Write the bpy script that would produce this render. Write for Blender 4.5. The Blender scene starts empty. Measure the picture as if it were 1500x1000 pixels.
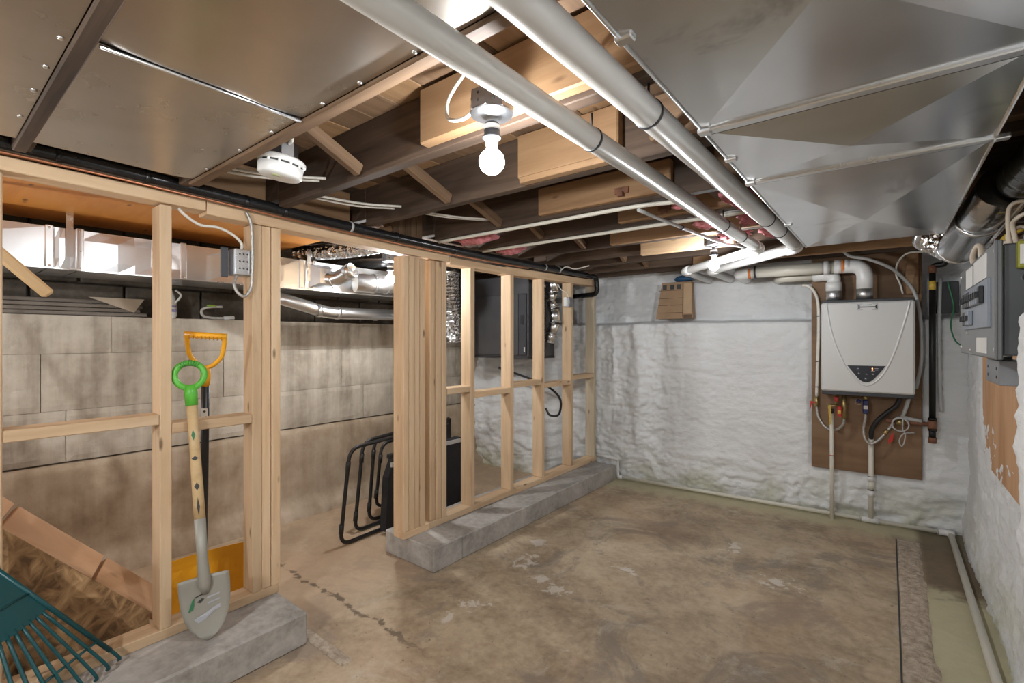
import bpy, math, random
from mathutils import Vector, Matrix, noise, Quaternion
random.seed(7)
C = bpy.context.scene.collection
S = bpy.context.scene
V = Vector

# ------------------------------------------------------------------ camera, world, exposure
cam_data = bpy.data.cameras.new('camera')
cam_data.sensor_width = 36.0
cam_data.lens = 36.0 * 700.0 / 1500.0
cam_data.shift_y = -4.0 / 1500.0
cam_data.clip_start = 0.01
cam = bpy.data.objects.new('camera', cam_data)
cam.location = (0, 0, 1.24)
cam.rotation_euler = (math.radians(90), 0, math.radians(38.208))
C.objects.link(cam)
S.camera = cam
world = bpy.data.worlds.new('world'); S.world = world
world.use_nodes = True
world.node_tree.nodes['Background'].inputs[0].default_value = (0.9, 0.95, 1.0, 1)
world.node_tree.nodes['Background'].inputs[1].default_value = 0.05
S.view_settings.view_transform = 'Standard'
S.view_settings.look = 'None'
S.view_settings.gamma = 1.0
S.view_settings.use_curve_mapping = False
S.view_settings.exposure = 0.42
BULB = 430.0          # base radiance of the bare bulbs, added fill ones included

# ------------------------------------------------------------------ materials
M = {}
def nodes_of(name, rough=0.6, metal=0.0):
    m = bpy.data.materials.new(name); m.use_nodes = True
    nt = m.node_tree; b = nt.nodes['Principled BSDF']
    b.inputs['Roughness'].default_value = rough; b.inputs['Metallic'].default_value = metal
    M[name] = m
    return m, nt, b
def N(nt, t, **kw):
    n = nt.nodes.new(t)
    for k, v in kw.items():
        if k in n.inputs: n.inputs[k].default_value = v
        else: setattr(n, k, v)
    return n
def ramp(nt, fac, stops):
    r = nt.nodes.new('ShaderNodeValToRGB'); e = r.color_ramp.elements
    while len(e) < len(stops): e.new(0.5)
    for i, (p, c) in enumerate(stops):
        e[i].position = p; e[i].color = (c[0], c[1], c[2], 1)
    nt.links.new(fac, r.inputs[0]); return r.outputs[0]
def mix(nt, fac, a, b, mode='MIX'):
    n = nt.nodes.new('ShaderNodeMix'); n.data_type = 'RGBA'; n.blend_type = mode
    for sock, v in ((n.inputs[0], fac), (n.inputs[6], a), (n.inputs[7], b)):
        if hasattr(v, 'is_output'): nt.links.new(v, sock)
        elif isinstance(v, (int, float)): sock.default_value = v
        else: sock.default_value = (v[0], v[1], v[2], 1)
    return n.outputs[2]
def mth(nt, op, a, b=0.0, c=None):
    n = nt.nodes.new('ShaderNodeMath'); n.operation = op
    for i, v in enumerate((a, b) if c is None else (a, b, c)):
        if hasattr(v, 'is_output'): nt.links.new(v, n.inputs[i])
        else: n.inputs[i].default_value = v
    return n.outputs[0]
def coords(nt, scale=(1, 1, 1), world_space=False, rnd=True):
    if world_space:
        src = nt.nodes.new('ShaderNodeNewGeometry').outputs['Position']
    else:
        src = nt.nodes.new('ShaderNodeTexCoord').outputs['Object']
    mp = nt.nodes.new('ShaderNodeMapping'); mp.inputs['Scale'].default_value = scale
    nt.links.new(src, mp.inputs['Vector'])
    if rnd and not world_space:
        oi = nt.nodes.new('ShaderNodeObjectInfo'); k = mth(nt, 'MULTIPLY', oi.outputs['Random'], 37.0)
        cx = nt.nodes.new('ShaderNodeCombineXYZ')
        for i in range(3): nt.links.new(k, cx.inputs[i])
        nt.links.new(cx.outputs[0], mp.inputs['Location'])
    return mp.outputs[0]
def noise_n(nt, vec, scale, detail=4, rough=0.55, dist=0.0):
    n = nt.nodes.new('ShaderNodeTexNoise'); nt.links.new(vec, n.inputs['Vector'])
    n.inputs['Scale'].default_value = scale; n.inputs['Detail'].default_value = detail
    n.inputs['Roughness'].default_value = rough; n.inputs['Distortion'].default_value = dist
    return n.outputs[0]
def bump(nt, b, height, strength=0.3, dist=0.01):
    n = nt.nodes.new('ShaderNodeBump'); n.inputs['Strength'].default_value = strength
    n.inputs['Distance'].default_value = dist
    nt.links.new(height, n.inputs['Height']); nt.links.new(n.outputs[0], b.inputs['Normal'])

def plain(name, col, rough=0.5, metal=0.0, var=0.12, scale=6.0, bstr=0.0, bscale=60.0, world_space=False):
    m, nt, b = nodes_of(name, rough, metal)
    v = coords(nt, world_space=world_space)
    n = noise_n(nt, v, scale)
    c1 = [max(0, x * (1 - var)) for x in col]; c2 = [min(1, x * (1 + var)) for x in col]
    nt.links.new(ramp(nt, n, [(0.3, c1), (0.7, c2)]), b.inputs['Base Color'])
    if bstr: bump(nt, b, noise_n(nt, v, bscale), bstr)
    return m
def wood(name, stops, rough=0.65, gl=2.0, gx=26.0, knots=0.8, knot_col=(0.10, 0.045, 0.018), bstr=0.12):
    m, nt, b = nodes_of(name, rough)
    v = coords(nt, (gl, gx, gx))
    n1 = noise_n(nt, v, 1.0, 5, 0.6, 0.6)
    n2 = noise_n(nt, coords(nt, (1.2, 3, 3)), 1.3, 2)
    f = mth(nt, 'ADD', mth(nt, 'MULTIPLY', n1, 0.62), mth(nt, 'MULTIPLY', n2, 0.38))
    col = ramp(nt, f, stops)
    oi = nt.nodes.new('ShaderNodeObjectInfo')
    hsv = nt.nodes.new('ShaderNodeHueSaturation')
    nt.links.new(mth(nt, 'MULTIPLY_ADD', oi.outputs['Random'], 0.26, 0.87), hsv.inputs['Value'])
    nt.links.new(col, hsv.inputs['Color']); col = hsv.outputs[0]
    if knots:
        vo = nt.nodes.new('ShaderNodeTexVoronoi'); vo.inputs['Scale'].default_value = 1.0
        nt.links.new(coords(nt, (3.6, 11, 11)), vo.inputs['Vector'])
        mr = nt.nodes.new('ShaderNodeMapRange'); mr.inputs[1].default_value = 0.045; mr.inputs[2].default_value = 0.11
        mr.inputs[3].default_value = knots; mr.inputs[4].default_value = 0.0
        nt.links.new(vo.outputs['Distance'], mr.inputs[0])
        col = mix(nt, mr.outputs[0], col, knot_col)
    nt.links.new(col, b.inputs['Base Color'])
    bump(nt, b, n1, bstr, 0.004)
    return m

wood('pine', [(0.3, (0.50, 0.325, 0.185)), (0.5, (0.66, 0.465, 0.285)), (0.72, (0.75, 0.575, 0.385))])
wood('pine_grey', [(0.3, (0.50, 0.40, 0.27)), (0.5, (0.62, 0.52, 0.37)), (0.72, (0.72, 0.63, 0.48))])
wood('old_wood', [(0.3, (0.030, 0.018, 0.011)), (0.5, (0.075, 0.046, 0.029)), (0.75, (0.15, 0.097, 0.062))], 0.75, knots=0.5)
wood('mid_wood', [(0.3, (0.10, 0.056, 0.030)), (0.5, (0.185, 0.11, 0.06)), (0.75, (0.28, 0.18, 0.108))], 0.7)
wood('tan_wood', [(0.3, (0.20, 0.108, 0.050)), (0.5, (0.32, 0.185, 0.090)), (0.75, (0.43, 0.27, 0.145))], 0.65)
wood('orange_ply', [(0.3, (0.62, 0.24, 0.045)), (0.5, (0.74, 0.31, 0.065)), (0.75, (0.80, 0.38, 0.095))], 0.55, gx=14)
wood('brown_ply', [(0.3, (0.13, 0.072, 0.035)), (0.5, (0.215, 0.122, 0.062)), (0.75, (0.30, 0.185, 0.105))], 0.6, gx=10, knots=0.4)
wood('peach_ply', [(0.3, (0.42, 0.22, 0.10)), (0.5, (0.56, 0.32, 0.17)), (0.75, (0.66, 0.43, 0.26))], 0.65, gx=12, knots=0.5)
wood('grey_board', [(0.3, (0.14, 0.115, 0.092)), (0.5, (0.215, 0.18, 0.148)), (0.75, (0.29, 0.25, 0.21))], 0.8, knots=0.2)
wood('ash_handle', [(0.3, (0.42, 0.27, 0.12)), (0.5, (0.56, 0.39, 0.20)), (0.75, (0.66, 0.49, 0.28))], 0.45, knots=0.0)

# oriented strand board: layers of long flakes lying at several angles
m, nt, b = nodes_of('strand_board', 0.75)
v = coords(nt, (1, 1, 1), rnd=False)
f = None
for ang, off in ((0.5, 0.0), (1.25, 3.0), (-0.4, 7.0), (2.2, 11.0)):
    mp = N(nt, 'ShaderNodeMapping'); mp.inputs['Rotation'].default_value = (ang, 0, 0); mp.inputs['Location'].default_value = (off, off, off)
    nt.links.new(v, mp.inputs[0])
    mp2 = N(nt, 'ShaderNodeMapping'); mp2.inputs['Scale'].default_value = (1, 7, 27); nt.links.new(mp.outputs[0], mp2.inputs[0])
    q = noise_n(nt, mp2.outputs[0], 1.0, 3, 0.55, 0.3)
    f = q if f is None else mth(nt, 'MAXIMUM', mth(nt, 'MULTIPLY', f, 0.97), q)
nt.links.new(ramp(nt, f, [(0.46, (0.13, 0.068, 0.028)), (0.60, (0.36, 0.21, 0.095)), (0.74, (0.60, 0.41, 0.22))]), b.inputs['Base Color'])
bump(nt, b, f, 0.3, 0.004)

# concretes
def concrete(name, c_lo, c_mid, c_hi, scale=2.2, rough=0.85, bstr=0.35, streak=0.0):
    m, nt, b = nodes_of(name, rough)
    v = coords(nt, world_space=True)
    n1 = noise_n(nt, v, scale, 6, 0.62, 0.4); n2 = noise_n(nt, v, scale * 9, 5, 0.6)
    f = mth(nt, 'ADD', mth(nt, 'MULTIPLY', n1, 0.68), mth(nt, 'MULTIPLY', n2, 0.32))
    if streak:
        n3 = noise_n(nt, coords(nt, (3.5, 9.0, 0.9), True), 1.0, 5, 0.6)
        f = mth(nt, 'ADD', mth(nt, 'MULTIPLY', f, 1 - streak), mth(nt, 'MULTIPLY', n3, streak))
    nt.links.new(ramp(nt, f, [(0.34, c_lo), (0.5, c_mid), (0.66, c_hi)]), b.inputs['Base Color'])
    bump(nt, b, noise_n(nt, v, 75, 4, 0.7), bstr, 0.006)
    return m
concrete('curb_concrete', (0.24, 0.22, 0.195), (0.40, 0.375, 0.345), (0.54, 0.515, 0.485), 3.5)
concrete('block_concrete', (0.20, 0.16, 0.12), (0.46, 0.405, 0.33), (0.64, 0.585, 0.50), 1.7, streak=0.45)
concrete('base_concrete', (0.19, 0.13, 0.08), (0.41, 0.32, 0.225), (0.58, 0.49, 0.39), 1.3, streak=0.3)
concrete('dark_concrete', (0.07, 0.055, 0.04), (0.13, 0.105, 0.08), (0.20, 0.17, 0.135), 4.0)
concrete('rear_concrete', (0.36, 0.33, 0.29), (0.50, 0.47, 0.42), (0.60, 0.57, 0.52), 2.0)

# floor: stained old slab
m, nt, b = nodes_of('floor_slab', 0.62)
v = coords(nt, world_space=True)
g = nt.nodes.new('ShaderNodeNewGeometry'); sx = nt.nodes.new('ShaderNodeSeparateXYZ'); nt.links.new(g.outputs['Position'], sx.inputs[0])
PX, PY = sx.outputs[0], sx.outputs[1]
n1 = noise_n(nt, v, 1.25, 7, 0.6, 0.8); n2 = noise_n(nt, v, 5.5, 6, 0.65, 0.5); n3 = noise_n(nt, v, 28, 5, 0.65)
f = mth(nt, 'ADD', mth(nt, 'ADD', mth(nt, 'MULTIPLY', n1, 0.46), mth(nt, 'MULTIPLY', n2, 0.32)), mth(nt, 'MULTIPLY', n3, 0.22))
col = ramp(nt, f, [(0.36, (0.17, 0.125, 0.082)), (0.45, (0.335, 0.255, 0.17)), (0.53, (0.46, 0.365, 0.25)), (0.64, (0.59, 0.49, 0.355))])
n4 = noise_n(nt, v, 2.1, 9, 0.72, 1.0)
col = mix(nt, ramp(nt, n4, [(0.52, (0, 0, 0)), (0.60, (0.7, 0.7, 0.7))]), col, (0.225, 0.19, 0.158))
n5 = noise_n(nt, coords(nt, (1, 1, 1), True), 0.8, 5, 0.6, 0.4)
col = mix(nt, ramp(nt, n5, [(0.5, (0, 0, 0)), (0.7, (0.45, 0.45, 0.45))]), col, (0.50, 0.315, 0.19))
def smooth(val, lo, hi):
    r = nt.nodes.new('ShaderNodeMapRange'); r.interpolation_type = 'SMOOTHSTEP'
    r.inputs[1].default_value = lo; r.inputs[2].default_value = hi
    nt.links.new(val, r.inputs[0]); return r.outputs[0]
wob = mth(nt, 'MULTIPLY', mth(nt, 'SUBTRACT', n2, 0.5), 0.55)
n7 = noise_n(nt, v, 3.1, 9, 0.75, 0.7)
col = mix(nt, ramp(nt, n7, [(0.56, (0, 0, 0)), (0.66, (0.5, 0.5, 0.5))]), col, (0.60, 0.54, 0.45))
n8 = noise_n(nt, v, 46, 3, 0.6)
col = mix(nt, ramp(nt, n8, [(0.66, (0, 0, 0)), (0.72, (0.75, 0.75, 0.75))]), col, (0.13, 0.095, 0.065))
# orange, paler slab on the far side of the stud wall
col = mix(nt, mth(nt, 'MULTIPLY', smooth(mth(nt, 'SUBTRACT', wob, PX), 1.75, 2.15), 0.62), col, (0.52, 0.375, 0.25))
# pale green spill of foam overspray along the far wall and the right-hand wall
gb = smooth(mth(nt, 'ADD', mth(nt, 'SUBTRACT', PY, mth(nt, 'MULTIPLY', PX, 0.072)), mth(nt, 'MULTIPLY', wob, 0.7)), 3.72, 3.93)
gr = smooth(mth(nt, 'ADD', PX, mth(nt, 'MULTIPLY', wob, 0.25)), 0.10, 0.17)
gr = mth(nt, 'MULTIPLY', gr, mth(nt, 'SUBTRACT', 1.0, smooth(mth(nt, 'ADD', PY, wob), 3.0, 3.25)))
col = mix(nt, mth(nt, 'MULTIPLY', mth(nt, 'MAXIMUM', gb, gr), 0.72), col, (0.54, 0.515, 0.33))
# dark brown patch in the corner
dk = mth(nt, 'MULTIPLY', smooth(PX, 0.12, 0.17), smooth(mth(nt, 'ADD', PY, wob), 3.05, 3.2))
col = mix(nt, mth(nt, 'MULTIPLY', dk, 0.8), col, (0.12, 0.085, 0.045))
# spilled plaster and paint
spl = None
for (x, y, r) in ((-1.665, 2.384, .10), (-1.60, 2.15, .13), (-1.30, 2.0, .11), (-1.42, 2.03, .08), (-1.53, 1.635, .09), (-1.54, 1.50, .07), (-1.1, 2.4, .09), (-.72, 3.05, .10), (-.45, 2.75, .12)):
    dx = mth(nt, 'SUBTRACT', PX, x); dy = mth(nt, 'SUBTRACT', PY, y)
    d = mth(nt, 'SQRT', mth(nt, 'ADD', mth(nt, 'MULTIPLY', dx, dx), mth(nt, 'MULTIPLY', dy, dy)))
    q = mth(nt, 'SUBTRACT', 1.0, mth(nt, 'DIVIDE', d, r))
    spl = q if spl is None else mth(nt, 'MAXIMUM', spl, q)
n6 = noise_n(nt, v, 17, 5, 0.6, 0.8)
spl = smooth(mth(nt, 'ADD', spl, mth(nt, 'MULTIPLY', mth(nt, 'SUBTRACT', n6, 0.54), 4.2)), 0.3, 0.8)
col = mix(nt, mth(nt, 'MULTIPLY', spl, 0.7), col, (0.70, 0.67, 0.61))
# cracks
ncr = noise_n(nt, v, 6, 4)
crk = mth(nt, 'ABSOLUTE', mth(nt, 'ADD', mth(nt, 'SUBTRACT', PY, 1.275), mth(nt, 'MULTIPLY', mth(nt, 'SUBTRACT', ncr, 0.5), 0.10)))
crk = mth(nt, 'MULTIPLY', mth(nt, 'SUBTRACT', 1.0, smooth(mth(nt, 'SUBTRACT', crk, mth(nt, 'MULTIPLY', mth(nt, 'SUBTRACT', n6, 0.5), 0.10)), 0.0, 0.014)), mth(nt, 'MULTIPLY', smooth(mth(nt, 'MULTIPLY', PX, -1.0), 1.3, 1.7), mth(nt, 'SUBTRACT', 1.0, smooth(mth(nt, 'MULTIPLY', PX, -1.0), 3.0, 3.2))))
col = mix(nt, mth(nt, 'MULTIPLY', crk, 0.8), col, (0.09, 0.062, 0.04))
nt.links.new(col, b.inputs['Base Color'])
nt.links.new(mth(nt, 'MULTIPLY_ADD', n2, 0.4, 0.52), b.inputs['Roughness'])
bump(nt, b, mth(nt, 'ADD', mth(nt, 'MULTIPLY', n3, 0.5), n2), 0.3, 0.01)
concrete('aggregate', (0.23, 0.18, 0.13), (0.43, 0.35, 0.27), (0.58, 0.50, 0.41), 30, bstr=0.6)

# spray foam
m, nt, b = nodes_of('foam', 0.75)
v = coords(nt, world_space=True)
n1 = noise_n(nt, v, 1.6, 4, 0.5); n2 = noise_n(nt, v, 32, 5, 0.6, 0.4)
col = ramp(nt, n1, [(0.35, (0.72, 0.73, 0.735)), (0.65, (0.83, 0.84, 0.845))])
gz = nt.nodes.new('ShaderNodeNewGeometry'); sz = nt.nodes.new('ShaderNodeSeparateXYZ'); nt.links.new(gz.outputs['Position'], sz.inputs[0])
mr = nt.nodes.new('ShaderNodeMapRange'); mr.inputs[1].default_value = 0.02; mr.inputs[2].default_value = 0.30; mr.inputs[3].default_value = 1; mr.inputs[4].default_value = 0
nt.links.new(sz.outputs[2], mr.inputs[0])
gf = mth(nt, 'MULTIPLY', mr.outputs[0], ramp(nt, noise_n(nt, v, 4, 4), [(0.42, (0, 0, 0)), (0.62, (1, 1, 1))]))
col = mix(nt, mth(nt, 'MULTIPLY', gf, 0.7), col, (0.42, 0.42, 0.24))
nt.links.new(col, b.inputs['Base Color'])
bump(nt, b, mth(nt, 'ADD', n2, mth(nt, 'MULTIPLY', noise_n(nt, coords(nt, (1, 1, 2.2), True), 14, 5, 0.65, 0.8), 1.5)), 0.42, 0.012)

# galvanised steel
def galv(name, col, rough, rvar=0.12, bstr=0.03, bscale=3.0, spots=False):
    m, nt, b = nodes_of(name, rough, 1.0)
    v = coords(nt); n = noise_n(nt, v, 7, 4); n2 = noise_n(nt, v, bscale, 2)
    c = ramp(nt, n, [(0.35, [x * 0.9 for x in col]), (0.65, col)])
    if spots:
        n3 = noise_n(nt, v, 4.0, 6, 0.7, 0.6)
        c = mix(nt, ramp(nt, n3, [(0.62, (0, 0, 0)), (0.72, (0.6, 0.6, 0.6))]), c, [x * 0.45 for x in col])
    nt.links.new(c, b.inputs['Base Color'])
    nt.links.new(mth(nt, 'MULTIPLY_ADD', n, rvar, rough - rvar / 2), b.inputs['Roughness'])
    bump(nt, b, n2, bstr, 0.05)
galv('galv', (0.74, 0.75, 0.76), 0.22, 0.06, 0.02, spots=True)
galv('galv_pan', (0.54, 0.495, 0.44), 0.28, 0.05, bstr=0.015, bscale=2.0)
galv('galv_trunk', (0.76, 0.77, 0.78), 0.30, 0.05, bstr=0.03, bscale=4)
galv('galv_bright', (0.80, 0.81, 0.82), 0.28)
galv('foil', (0.86, 0.87, 0.88), 0.16, bstr=0.8, bscale=26)
galv('steel_box', (0.40, 0.41, 0.43), 0.38)
galv('aluminium_flex', (0.60, 0.62, 0.65), 0.24, bstr=0.1, bscale=14)
galv('steel_satin', (0.74, 0.74, 0.74), 0.45)
plain('copper', (0.62, 0.27, 0.15), 0.4, 0.9)
plain('brass', (0.55, 0.42, 0.20), 0.35, 0.9)
plain('rust', (0.24, 0.11, 0.065), 0.7, 0.3, 0.3, 25)
plain('pvc_grey', (0.66, 0.65, 0.62), 0.27, 0, 0.05, 2.5)
plain('pvc_white', (0.80, 0.80, 0.79), 0.30, 0, 0.03, 3)
plain('pvc_cream', (0.74, 0.71, 0.62), 0.33, 0, 0.05, 3)
plain('abs_black', (0.013, 0.013, 0.014), 0.25, 0, 0.4, 9, 0.15, 30)
plain('black_iron', (0.014, 0.013, 0.012), 0.42, 0.2, 0.3)
plain('black_tube', (0.017, 0.017, 0.018), 0.38, 0.0, 0.3)
plain('black_fabric', (0.014, 0.014, 0.016), 0.8, 0, 0.3, 8, 0.3, 120)
plain('black_plastic', (0.016, 0.017, 0.02), 0.4)
plain('dark_grey_metal', (0.055, 0.056, 0.062), 0.42, 0.25, 0.15)
plain('furnace_grey', (0.085, 0.083, 0.086), 0.4, 0.2, 0.12)
plain('panel_grey', (0.20, 0.205, 0.21), 0.36, 0.45, 0.08)
plain('panel_side_grey', (0.10, 0.105, 0.11), 0.45, 0.3, 0.12)
plain('breaker_grey', (0.26, 0.29, 0.34), 0.4, 0.1, 0.1)
plain('heater_white', (0.70, 0.70, 0.685), 0.32, 0, 0.02, 2)
plain('heater_light', (0.78, 0.78, 0.77), 0.25, 0, 0.02, 2)
plain('control_navy', (0.018, 0.02, 0.03), 0.3)
plain('icon_grey', (0.45, 0.46, 0.5), 0.5)
plain('paper', (0.76, 0.75, 0.72), 0.7, 0, 0.05)
plain('paper_brown', (0.44, 0.36, 0.27), 0.8, 0, 0.1)
plain('cable_white', (0.74, 0.71, 0.64), 0.45, 0, 0.05)
plain('cable_grey', (0.50, 0.50, 0.49), 0.4, 0, 0.1)
plain('cable_beige', (0.66, 0.56, 0.44), 0.5, 0, 0.1)
plain('braid', (0.52, 0.50, 0.47), 0.35, 0.7, 0.25, 90, 0.3, 200)
plain('green_plastic', (0.11, 0.47, 0.05), 0.38, 0, 0.1)
plain('green_rubber', (0.05, 0.26, 0.03), 0.5)
plain('yellow_plastic', (0.86, 0.40, 0.018), 0.36, 0, 0.08)
plain('yellow_dark', (0.55, 0.23, 0.012), 0.4)
plain('teal_plastic', (0.003, 0.070, 0.080), 0.36, 0, 0.15)
plain('blade_grey', (0.36, 0.345, 0.30), 0.45, 0.15, 0.12, 4)
plain('ink', (0.05, 0.05, 0.052), 0.6)
plain('ink_green', (0.04, 0.20, 0.09), 0.6)
plain('label_orange', (0.75, 0.22, 0.05), 0.5)
plain('valve_red', (0.55, 0.03, 0.025), 0.4)
plain('valve_yellow', (0.62, 0.42, 0.06), 0.45, 0, 0.3, 60)
plain('valve_blue', (0.02, 0.03, 0.12), 0.4)
plain('cardboard', (0.36, 0.235, 0.14), 0.8, 0, 0.1, 8)
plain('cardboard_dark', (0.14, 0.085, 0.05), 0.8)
plain('tape_tan', (0.46, 0.32, 0.19), 0.35)
plain('bag_blue', (0.05, 0.16, 0.34), 0.5)
plain('pink_wool', (0.62, 0.22, 0.24), 0.95, 0, 0.4, 35, 0.8, 60)
plain('white_plastic', (0.80, 0.80, 0.78), 0.4, 0, 0.03)
plain('slot_dark', (0.05, 0.05, 0.05), 0.7)
plain('film_dark', (0.035, 0.038, 0.03), 0.22, 0, 0.5, 5, 0.5, 12)
plain('bag_purple', (0.35, 0.33, 0.55), 0.5, 0, 0.6, 20)
plain('lime', (0.36, 0.58, 0.08), 0.4)
plain('button_pale', (0.50, 0.55, 0.30), 0.4)
plain('transformer_yellow', (0.30, 0.30, 0.04), 0.5)
def emit(name, col, s):
    m = bpy.data.materials.new(name); m.use_nodes = True
    nt = m.node_tree; b = nt.nodes['Principled BSDF']
    b.inputs['Base Color'].default_value = (*col, 1)
    b.inputs['Emission Color'].default_value = (*col, 1); b.inputs['Emission Strength'].default_value = s
    M[name] = m
emit('bulb_glow', (0.955, 0.98, 1.0), BULB)
emit('fill_bulb_glow', (0.955, 0.98, 1.0), BULB * 3.3)  # stronger glow for the added near-end fill bulb
emit('bulb_medium', (0.955, 0.98, 1.0), BULB * 1.35)
emit('bulb_soft', (0.955, 0.98, 1.0), BULB * 0.75)
emit('led_orange', (1.0, 0.35, 0.12), 3.0)

# ------------------------------------------------------------------ geometry helpers
def frame(d, hint=(0, 0, 1)):
    x = V(d).normalized(); h = V(hint)
    if abs(x.dot(h.normalized())) > 0.98: h = V((1, 0, 0)) if abs(x.x) < 0.9 else V((0, 1, 0))
    y = h.cross(x).normalized(); z = x.cross(y)
    return x, y, z
class MB:
    def __init__(s): s.v = []; s.f = []; s.sm = []
    def add(s, vs, fs, smooth=False):
        o = len(s.v); s.v += [tuple(p) for p in vs]
        s.f += [tuple(i + o for i in f) for f in fs]; s.sm += [smooth] * len(fs)
        return s
    def box(s, c, d, rot=None, ch=0.0):
        c = V(c); a, b_, e = d[0] / 2, d[1] / 2, d[2] / 2
        R = rot or Matrix.Identity(3)
        if ch <= 0:
            vs = [c + R @ V((x * a, y * b_, z * e)) for x in (-1, 1) for y in (-1, 1) for z in (-1, 1)]
            return s.add(vs, [(0, 1, 3, 2), (4, 6, 7, 5), (0, 4, 5, 1), (2, 3, 7, 6), (0, 2, 6, 4), (1, 5, 7, 3)])
        k = min(ch, a * .9, b_ * .9, e * .9); vs = []; idx = {}
        for x in (-1, 1):
            for y in (-1, 1):
                for z in (-1, 1):
                    for ax in range(3):
                        p = [x * (a - k), y * (b_ - k), z * (e - k)]
                        p[ax] = (x, y, z)[ax] * (a, b_, e)[ax]
                        idx[(x, y, z, ax)] = len(vs); vs.append(c + R @ V(p))
        fs = []
        for ax in range(3):
            o1, o2 = [q for q in range(3) if q != ax]
            for sg in (-1, 1):
                loop = []
                for (p, q) in ((-1, -1), (1, -1), (1, 1), (-1, 1)):
                    t = [0, 0, 0]; t[ax] = sg; t[o1] = p; t[o2] = q; loop.append(idx[(*t, ax)])
                fs.append(tuple(loop))
        for ax in range(3):
            o1, o2 = [q for q in range(3) if q != ax]
            for p in (-1, 1):
                for q in (-1, 1):
                    t0 = [0, 0, 0]; t1 = [0, 0, 0]; t0[ax] = -1; t1[ax] = 1
                    for t in (t0, t1): t[o1] = p; t[o2] = q
                    fs.append((idx[(*t0, o1)], idx[(*t1, o1)], idx[(*t1, o2)], idx[(*t0, o2)]))
        for x in (-1, 1):
            for y in (-1, 1):
                for z in (-1, 1): fs.append(tuple(idx[(x, y, z, a_)] for a_ in range(3)))
        return s.add(vs, fs)
    def tube(s, pts, r, seg=10, cap=True, smooth=True):
        pts = [V(p) for p in pts]; n = len(pts)
        rs = r if isinstance(r, (list, tuple)) else [r] * n
        vs = []; up = None
        for i, p in enumerate(pts):
            d = (pts[min(i + 1, n - 1)] - pts[max(i - 1, 0)])
            if d.length < 1e-9: d = V((0, 0, 1))
            d.normalize()
            if up is None:
                up = V((0, 0, 1)) if abs(d.z) < 0.9 else V((1, 0, 0))
            a = (up - d * up.dot(d)).normalized(); b_ = d.cross(a); up = a
            for k in range(seg):
                t = 2 * math.pi * k / seg
                vs.append(p + (a * math.cos(t) + b_ * math.sin(t)) * rs[i])
        fs = [(i * seg + k, i * seg + (k + 1) % seg, (i + 1) * seg + (k + 1) % seg, (i + 1) * seg + k) for i in range(n - 1) for k in range(seg)]
        s.add(vs, fs, smooth)
        if cap:
            o = len(s.v) - len(vs)
            s.f.append(tuple(o + k for k in reversed(range(seg)))); s.sm.append(False)
            s.f.append(tuple(o + (n - 1) * seg + k for k in range(seg))); s.sm.append(False)
        return s
    def lathe(s, o, axis, prof, seg=24, smooth=True):
        o = V(o); x, a, b_ = frame(axis); vs = []
        for (h, r) in prof:
            for k in range(seg):
                t = 2 * math.pi * k / seg
                vs.append(o + x * h + (a * math.cos(t) + b_ * math.sin(t)) * max(r, 1e-5))
        n = len(prof)
        fs = [(i * seg + k, i * seg + (k + 1) % seg, (i + 1) * seg + (k + 1) % seg, (i + 1) * seg + k) for i in range(n - 1) for k in range(seg)]
        return s.add(vs, fs, smooth)
    def prism(s, poly, ext):
        p = [V(q) for q in poly]; e = V(ext); n = len(p)
        vs = p + [q + e for q in p]
        fs = [tuple(range(n)), tuple(reversed(range(n, 2 * n)))] + [(i, i + n, (i + 1) % n + n, (i + 1) % n) for i in range(n)]
        return s.add(vs, fs)
    def build(s, name, mat, parent=None, origin=None, rot=None):
        me = bpy.data.meshes.new(name)
        if origin is not None:
            o = V(origin)
            if rot is not None:
                Ri = rot.transposed(); vs = [tuple(Ri @ (V(p) - o)) for p in s.v]
            else: vs = [tuple(V(p) - o) for p in s.v]
        else: vs = s.v
        me.from_pydata(vs, [], s.f); me.update()
        me.polygons.foreach_set('use_smooth', s.sm)
        ob = bpy.data.objects.new(name, me); C.objects.link(ob)
        me.materials.append(M[mat])
        if origin is not None:
            ob.matrix_world = Matrix.Translation(V(origin)) @ (rot.to_4x4() if rot is not None else Matrix.Identity(4))
        if parent is not None: adopt(ob, parent)
        return ob
WORLD = {}
def adopt(ob, parent):
    ob.parent = parent
    ob.matrix_parent_inverse = WORLD.get(parent.name, parent.matrix_basis.copy()).inverted()
    WORLD[ob.name] = ob.matrix_basis.copy()
def tag(o, label, cat, group=None, kind=None):
    if label: o['label'] = label
    if cat: o['category'] = cat
    if group: o['group'] = group
    if kind: o['kind'] = kind
    return o
def thing(name, loc, label, cat, group=None, kind=None):
    e = bpy.data.objects.new(name, None); e.empty_display_size = 0.1; C.objects.link(e)
    e.location = loc
    WORLD[e.name] = Matrix.Translation(V(loc))
    return tag(e, label, cat, group, kind)
def box(name, mat, c, d, parent=None, rot=None, ch=0.0):
    return MB().box(c, d, rot, ch).build(name, mat, parent, c, None)
def bx(name, mat, lo, hi, parent=None, ch=0.0):
    c = [(a + b_) / 2 for a, b_ in zip(lo, hi)]; d = [abs(b_ - a) for a, b_ in zip(lo, hi)]
    return box(name, mat, c, d, parent, None, ch)
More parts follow.
